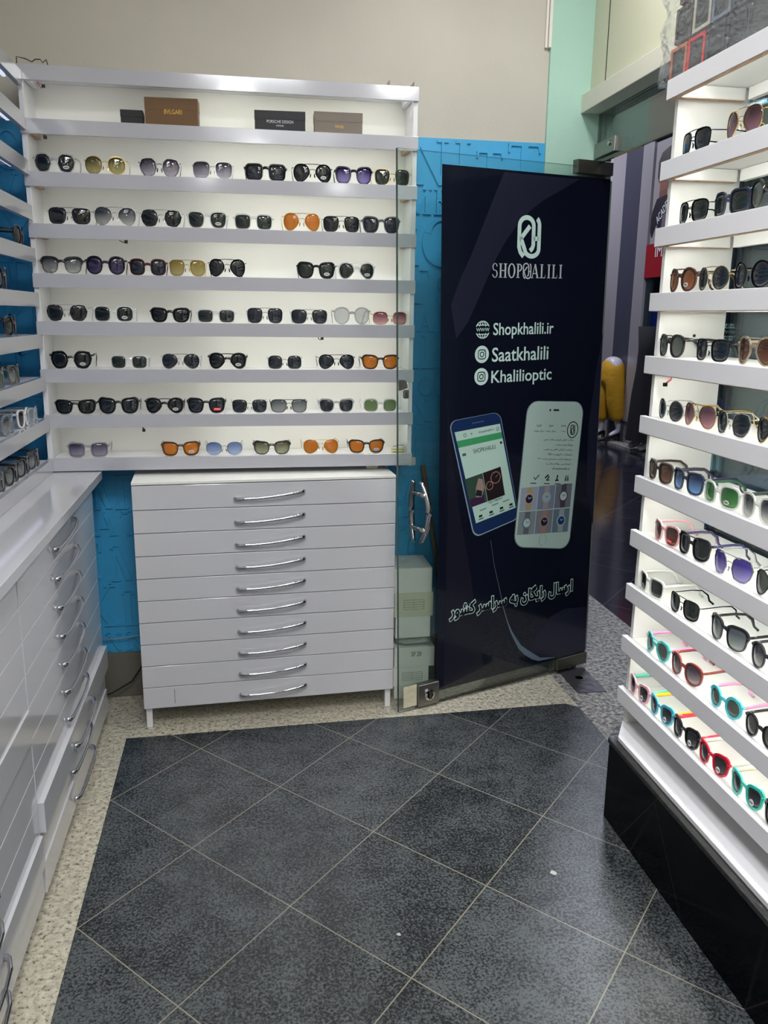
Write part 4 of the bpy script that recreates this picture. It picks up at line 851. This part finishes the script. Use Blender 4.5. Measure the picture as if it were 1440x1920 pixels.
carton('white carton marked SF 20 below the plastic bag in the door stack', .532, .684, 2.83, 3.0, .128, .205, 0, mCart, False, 'SF 20')
carton('white carton with printed table, second from bottom of the door stack', .53, .664, 2.834, 3.0, .05, .1275, 0, mCart, False, 'table')
carton('lowest white carton of the stack, behind the door lock', .534, .67, 2.834, 3.0, .0005, .0495, 0, mCart, False)
def blob(seed, nx, ny, nz, sx, sy, sz, amp):
    rnd = random.Random(seed); mb = MB(); vs = []; n = 20; m = 9
    for j in range(m):
        v = j/(m-1)*math.pi
        for i in range(n):
            u = 2*math.pi*i/n; k = 1+amp*(rnd.random()-.5)
            vs.append((sx*math.copysign(abs(math.cos(u))**.5, math.cos(u))*math.sin(v)**.4*k, sy*math.copysign(abs(math.sin(u))**.5, math.sin(u))*math.sin(v)**.4*k, sz*(1-math.cos(v))/2*(1+amp*.5*(rnd.random()-.5))))
    fs = [(j*n+i, j*n+(i+1) % n, (j+1)*n+(i+1) % n, (j+1)*n+i) for j in range(m-1) for i in range(n)]
    return mb.add(vs, fs)
def film(name, tint, gl, op):
    m = bpy.data.materials.new(name); m.use_nodes = True; nt = m.node_tree; b = nt.nodes['Principled BSDF']; b.inputs['Base Color'].default_value = lin(tint); b.inputs['Roughness'].default_value = gl; b.inputs['Alpha'].default_value = op
    t = N(nt, 'ShaderNodeTexNoise', iScale=26.0, iDetail=5.0, iDistortion=1.6); tc = N(nt, 'ShaderNodeTexCoord'); nt.links.new(tc.outputs['Object'], t.inputs['Vector'])
    k = N(nt, 'ShaderNodeBump', iStrength=1.0, iDistance=.02); nt.links.new(t.outputs['Fac'], k.inputs['Height']); nt.links.new(k.outputs[0], b.inputs['Normal']); return m
bag = blob(4, 0, 0, 0, .070, .080, .031, .1).build('plastic_bag', film('milky_film', (214, 222, 214), .25, .75), loc=(.61, 2.915, .2065), smooth=True)
tag(bag, 'crumpled translucent plastic bag squeezed between the cartons behind the door', 'plastic bag')
stk = tag(MB().tube([(.66, 2.995, .86), (.70, 2.98, .6), (.742, 2.95, .34), (.80, 2.90, .004)], [.0095, .010, .010, .011], 12).build('wooden_stick', mat('worn_wood', (112, 96, 76), .6, bump=(30, .6)), smooth=True), 'thin worn wooden pole leaning on the blue wall behind the glass door', 'pole')
cab = tag(MB().tube([(-.345, 3.0, .29), (-.36, 2.99, .24), (-.395, 2.98, .12), (-.43, 2.975, .07), (-.5, 2.96, .035), (-.56, 2.95, .02)], .0028, 6).build('power_cable', mBlkW, smooth=True), 'thin black cable drooping beside the chest over the skirting', 'cable')
tag(MB().tube([(-.53, 2.998, .232), (-.48, 2.996, .232), (-.43, 2.996, .237), (-.35, 2.998, .25)], .0022, 6).build('wall_cable', mat('pale_cable', (150, 170, 175), .5), smooth=True), 'thin pale cable running along the blue wall low between cabinet and chest', 'cable')
gap_ = thing('mounting_block', 'small cream plug wedged between the shelving and the chest, near the door', 'plug', (.45, 2.9, .8705))
MB().prism([(-.024, .018), (.026, .018), (.022, 0), (-.018, 0)], -.012, .012).build('plug_body', mat('cream_plastic', (222, 214, 190), .5), gap_, .002)

# ------------------------------------------------------------------ plastic-wrapped watch boxes on top of the right stand
RZT = 1.9705; cols = [((206, 120, 84), 2.105, 0), ((222, 60, 66), 2.022, 0), ((70, 76, 84), 1.938, 0), ((66, 70, 76), 1.854, 0), ((84, 66, 62), 2.092, 1), ((196, 192, 174), 2.008, 1), ((120, 130, 150), 1.924, 1), ((70, 76, 86), 1.84, 1), ((90, 70, 66), 2.08, 2), ((60, 62, 76), 1.996, 2), ((226, 70, 80), 1.912, 2), ((70, 72, 80), 1.828, 2)]
RWN = ['bottom', 'middle', 'top']; CN = ['orange-rimmed', 'red-rimmed', 'grey', 'dark grey', 'brown-rimmed', 'cream-rimmed', 'blue-grey', 'slate', 'dull brown-rimmed', 'dark blue', 'bright red-rimmed', 'charcoal']
for i, (c, y, lv) in enumerate(cols):
    b = thing('watch_box', f'{CN[i]} watch box in the {RWN[lv]} layer of the wrapped pile, right stand', 'watch box', (1.125, y, RZT+.006+lv*.086), (0, 0, 0), 'wrapped watch boxes on top of the right stand')
    MB().box(-.038, .04, -.0395, .0395, 0, .082).build('box_body', mat('dark_box_card', (62, 66, 66), .5), b, .002)
    m = mat('box_rim', c, .4)
    MB().box(-.0405, -.0385, -.039, .039, .002, .010).box(-.0405, -.0385, -.039, .039, .072, .080).box(-.0405, -.0385, -.039, -.030, .010, .072).box(-.0405, -.0385, .030, .039, .010, .072).build('box_rim', m, b)
wrap = blob(9, 0, 0, 0, .064, .205, .285, .05)
wr = MB(); rnd = random.Random(5); nu, nv = 60, 22
for j in range(nv+1):
    for i in range(nu):
        u = 2*math.pi*i/nu; a = .068; b_ = .200; c, s_ = math.cos(u), math.sin(u)
        x = a*math.copysign(abs(c)**.3, c); y = b_*math.copysign(abs(s_)**.3, s_); k = .0035*math.sin(i*1.7+j*2.3)+rnd.uniform(-.003, .003)
        wr.v.append((x*(1+k/a), y*(1+k/b_*2)+(.012*math.sin(j*.9)), .002+.283*j/nv))
for j in range(nv):
    for i in range(nu): wr.f.append((j*nu+i, j*nu+(i+1) % nu, (j+1)*nu+(i+1) % nu, (j+1)*nu+i))
wr.f.append(tuple(nv*nu+i for i in range(nu))); wr.f.append(tuple(range(nu-1, -1, -1)))
wo = wr.build('plastic_wrap', film('shiny_clear_film', (215, 220, 222), .06, .2), loc=(1.125, 1.965, RZT), smooth=True)
tag(wo, 'shiny crumpled clear plastic wrapped round the watch boxes on the right stand', 'plastic wrap')

# ------------------------------------------------------------------ mall beyond the entrance
mAl = mat('aluminium_frame', (168, 162, 166), .35, .3); mPil = mat('dark_grey_pillar', (66, 66, 80), .4); mDark = mat('dark_shop_interior', (26, 28, 40), .6)
struct(MB().box(4.14, 4.4, -1, 14, -.05, .028).build('floor_4', mGranG)); struct(MB().box(4.3, 4.42, -1, 14, .028, .27).build('wall_mall', mGranG))
struct(MB().box(4.28, 4.5, 8.905, 9.3, .0, 4).build('trim_7', mPil)); struct(MB().box(4.28, 4.36, 8.66, 8.9, .27, 4).build('trim_8', mAl, bevel=.004)); struct(MB().box(4.28, 4.36, 9.302, 9.62, .27, 4).build('trim_9', mAl, bevel=.004))
struct(MB().box(4.285, 4.34, -1, 8.66, .24, .29).build('trim_10', mAl)); struct(MB().box(4.28, 4.36, 5.6, 5.75, .27, 4).box(4.28, 4.36, 3.0, 3.15, .27, 4).build('trim_11', mAl))
struct(MB().box(4.31, 4.325, -1, 8.66, .29, 4).build('window_3', mGlass)); struct(MB().box(4.31, 4.325, 9.62, 13, .29, 2.12).build('window_4', mGlass))
struct(MB().box(4.28, 4.4, 9.62, 13.5, 2.12, 4).build('wall_mall_upper', mat('pinkish_panel', (150, 142, 148), .5)))
struct(MB().box(4.28, 4.34, 9.62, 13, 1.55, 1.6).box(4.28, 4.34, 9.62, 13, 1.05, 1.1).box(4.28, 4.34, 9.62, 13, .62, .66).build('trim_12', mat('white_shelf_rail', (210, 212, 220), .4)))
struct(MB().box(6.0, 6.1, -1, 14, -.05, 4).build('wall_mall_back', mDark)); struct(MB().box(4.4, 6.05, -1, 14, -.05, .02).build('floor_5', mMallTile)); struct(MB().box(1.27, 6.1, -4.8, 14, 4.0, 4.1).build('ceiling_mall', mat('mall_ceiling', (120, 124, 124), .8)))
struct(MB().box(1.2, 6.1, 13.9, 14, -.05, 4).build('wall_mall_end', mDark)); struct(MB().box(1.28, 1.34, YB+.02, 14, -.05, 4).build('wall_mall_near', mat('corridor_wall', (110, 112, 120), .7)))
mBlueL = mat('blue_led_glow', (60, 60, 255), .5, emit=(50, 50, 255), es=5); mBlueD = mat('blue_backlit_panel', (40, 50, 110), .5, emit=(40, 60, 150), es=.55)
o = thing('light_box', 'blue glowing sign strip inside the opposite shop, left of the dark pillar', 'light box', (5.945, 12.7, 2.13)); MB().box(0, .05, -.5, 1.0, 0, .13).build('glow_panel', mBlueL, o)
o = thing('light_box', 'dim blue backlit panel deep inside the opposite shop, left of the pillar', 'light box', (5.945, 11.2, .25)); MB().box(0, .05, -.5, 2.6, 0, 1.4).build('glow_panel', mBlueD, o)
o = thing('light_box', 'dim blue panel inside the opposite shop window under the red sign', 'light box', (5.945, 8.7, .87)); MB().box(0, .05, -.15, .7, .0, 1.75).build('glow_panel', mBlueD, o)
for i, (y, z, l) in enumerate(((9.0, 2.25, 'upper'), (8.9, 1.9, 'lower'))):
    o = thing('reflection_disc', f'{l} white glowing disc standing for a ceiling light mirrored in the opposite shop window', 'reflection', (5.2, y, z)); MB().lathe([(.14, 0), (.14, .02)], 20).build('glow_disc', mat('reflection_glow', (240, 245, 255), .5, emit=(235, 240, 255), es=4), o)  # glowing discs put in for ceiling lights mirrored in the shop glass
# fashion poster on the opposite glass
ps = thing('window_poster', 'window poster of a dark-haired man in a black printed T-shirt', 'poster', (4.29, 8.60, 2.17), (0, 0, R(-90)))
MB().box(0, .95, -.006, 0, .0, 1.0).build('sheet', mat('poster_paper', (150, 142, 144), .5), ps)
def pp_(name, pts, rgb, y): return MB().prism(pts, y-.002, y).build(name, mat('poster_print', rgb, .5), ps)
pp_('printed_face', [(.14, .50), (.13, .66), (.17, .78), (.28, .80), (.32, .66), (.29, .52)], (134, 82, 66), -.008); pp_('printed_neck', [(.13, .42), (.14, .58), (.27, .56), (.30, .42)], (120, 72, 60), -.0075)
pp_('printed_hair', [(.08, .66), (.08, .80), (.14, .88), (.30, .92), (.31, .80), (.18, .72), (.15, .60), (.11, .60)], (34, 18, 20), -.0105)
pp_('printed_shirt', [(-.0, .15), (.02, .32), (.10, .44), (.30, .46), (.46, .38), (.48, .05), (.26, .02), (.12, .20), (.04, .06)], (26, 16, 32), -.0105)
pp_('printed_graphic', [(.23, .06), (.25, .26), (.36, .30), (.40, .12), (.30, .04)], (110, 96, 112), -.013)
text('ACADEM', (.10, .40, .27, .35), mStickW, ps, y=-.0135, rot=R(38))
text('IMAGE', (.16, .62, -.14, -.02), mStickW, ps, y=-.014)
MB().box(-.10, .95, -.008, .0, -.34, -.001).build('red_band', mat('red_print', (150, 26, 36), .4), ps)
struct(MB().box(4.24, 4.5, -1, 14, 3.22, 4).build('wall_mall_fascia', mat('mall_fascia', (140, 140, 140), .6)))
# mannequin legs in mustard trousers
mn = thing('mannequin', 'white half mannequin in mustard trousers and black heels by the dark pillar', 'mannequin', (4.2, 9.08, .028), (0, 0, R(-90)))
mSkin = mat('white_mannequin_shell', (196, 190, 196), .4)
def skinmesh(name, verts, edges, radii, m, parent, sub=2):
    me = bpy.data.meshes.new(name); me.from_pydata(verts, edges, []); me.materials.append(m); o = bpy.data.objects.new(name, me); COL.objects.link(o); o.parent = parent
    sk = o.modifiers.new('skin', 'SKIN'); sk.use_smooth_shade = True
    for i, r_ in enumerate(radii):
        v = me.skin_vertices[0].data[i]; v.radius = r_ if isinstance(r_, tuple) else (r_, r_); v.use_root = i == 0
    o.modifiers.new('sub', 'SUBSURF').levels = sub; o.modifiers['sub'].render_levels = sub; return o
skinmesh('body', [(0, 0, .90), (0, 0, .97), (-.09, -.01, .75), (-.12, -.06, .45), (-.14, -.03, .1), (-.13, -.12, .04), (.09, .01, .75), (.10, .02, .45), (.10, .08, .12), (.09, -.03, .05)], [(0, 1), (0, 2), (2, 3), (3, 4), (4, 5), (0, 6), (6, 7), (7, 8), (8, 9)], [(.15, .10), (.14, .09), .085, .06, .035, .03, .085, .06, .035, .03], mSkin, mn)
skinmesh('trousers', [(0, 0, .82), (0, 0, .955), (-.08, -.015, .68), (-.12, -.06, .42), (-.135, -.04, .2), (.085, .0, .68), (.10, .02, .42), (.10, .06, .22)], [(0, 1), (0, 2), (2, 3), (3, 4), (0, 5), (5, 6), (6, 7)], [(.18, .13), (.155, .105), (.125, .12), (.11, .11), (.085, .09), (.125, .12), (.11, .11), (.085, .09)], mat('mustard_cloth', (196, 146, 24), .8, bump=(14, .8)), mn)
for sx, sy in ((-.13, -.08), (.09, .0)):
    MB().prism([(sy-.17, .0), (sy-.17, .012), (sy-.05, .05), (sy+.06, .10), (sy+.09, .09), (sy+.085, .0), (sy+.07, 0), (sy+.055, .06), (sy-.03, .012), (sy-.06, 0)], sx-.035, sx+.035, 'x').build('shoe', mBlk, mn, .006)
# second mannequin in a long black coat
mc = thing('mannequin', 'mannequin in a long black dress with white feet, half behind the right stand', 'mannequin', (4.2, 8.22, .028), (0, 0, R(-90)))
skinmesh('body', [(0, 0, .9), (0, 0, 1.2), (-.08, 0, .45), (-.10, -.0, .08), (-.10, -.11, .04), (.08, 0, .45), (.10, 0, .08), (.09, -.1, .04)], [(0, 1), (0, 2), (2, 3), (3, 4), (0, 5), (5, 6), (6, 7)], [.12, .12, .06, .04, .035, .06, .04, .035], mSkin, mc)
dr = MB(); nn = 28
for j, (z, w, d) in enumerate(((.12, .25, .17), (.3, .235, .16), (.6, .20, .145), (.85, .16, .12), (1.05, .15, .11), (1.3, .19, .12))):
    for k in range(nn): a = 2*math.pi*k/nn; f = 1+.06*math.cos(a*7)*(1.2-z); dr.v.append((w*math.cos(a)*f, d*math.sin(a)*f, z))
for j in range(5):
    for k in range(nn): dr.f.append((j*nn+k, j*nn+(k+1) % nn, (j+1)*nn+(k+1) % nn, (j+1)*nn+k))
dr.f.append(tuple(5*nn+k for k in range(nn))); dr.build('dress', mat('black_cloth', (14, 12, 20), .9), mc, smooth=True)
# blue chair in the corridor
bc = thing('armchair', 'blue rounded tub chair in the corridor seen through the right stand', 'chair', (2.75, 4.2, .001), (0, 0, R(30)))
mBC = mat('blue_upholstery', (44, 70, 122), .6); bk = MB()
for k in range(19):
    a = R(-10+200*k/18); h = .62+.38*math.sin(max(0, a if a < math.pi else math.pi)); ro, ri = .33, .27
    for rr_, zz in ((ro, .42), (ro, h), (ri, h), (ri, .42)): bk.v.append((rr_*math.cos(a), rr_*math.sin(a), zz))
for k in range(18):
    for q in range(4): bk.f.append((k*4+q, k*4+(q+1) % 4, (k+1)*4+(q+1) % 4, (k+1)*4+q))
bk.f += [(0, 1, 2, 3), (75, 74, 73, 72)]; bk.build('backrest', mBC, bc, .02, True)
MB().lathe([(.27, .42), (.29, .45), (.28, .52), (.2, .54)], 28).build('seat', mBC, bc, smooth=True)
for sx, sy in ((-.2, -.2), (.2, -.2), (-.2, .2), (.2, .2)): MB().tube([(sx*.8, sy*.8, .42), (sx, sy, 0)], [.018, .012], 10).build('leg', mSteel, bc)

# floor chips in the dark tiles
for (x, y, s_, lb) in ((.764, 1.784, .011, 'small white chip in the dark floor tiles beyond the middle, right side'), (.327, 1.627, .006, 'tiny pale fleck on the dark floor tiles near the centre')):
    r_ = random.Random(int(x*100)); c = MB().prism([(s_*math.cos(t)*r_.uniform(.5, 1), s_*math.sin(t)*r_.uniform(.5, 1)) for t in [R(36*k) for k in range(10)]], 0, .0006, 'z').build('floor_chip', mat('pale_chip', (176, 180, 176), .7), loc=(x, y, .0013)); tag(c, lb, 'floor chip')

for o in bpy.data.objects:
    if 'label' in o and not 4 <= len(o['label'].split()) <= 16: print('LABEL', o.name, len(o['label'].split()), o['label'])
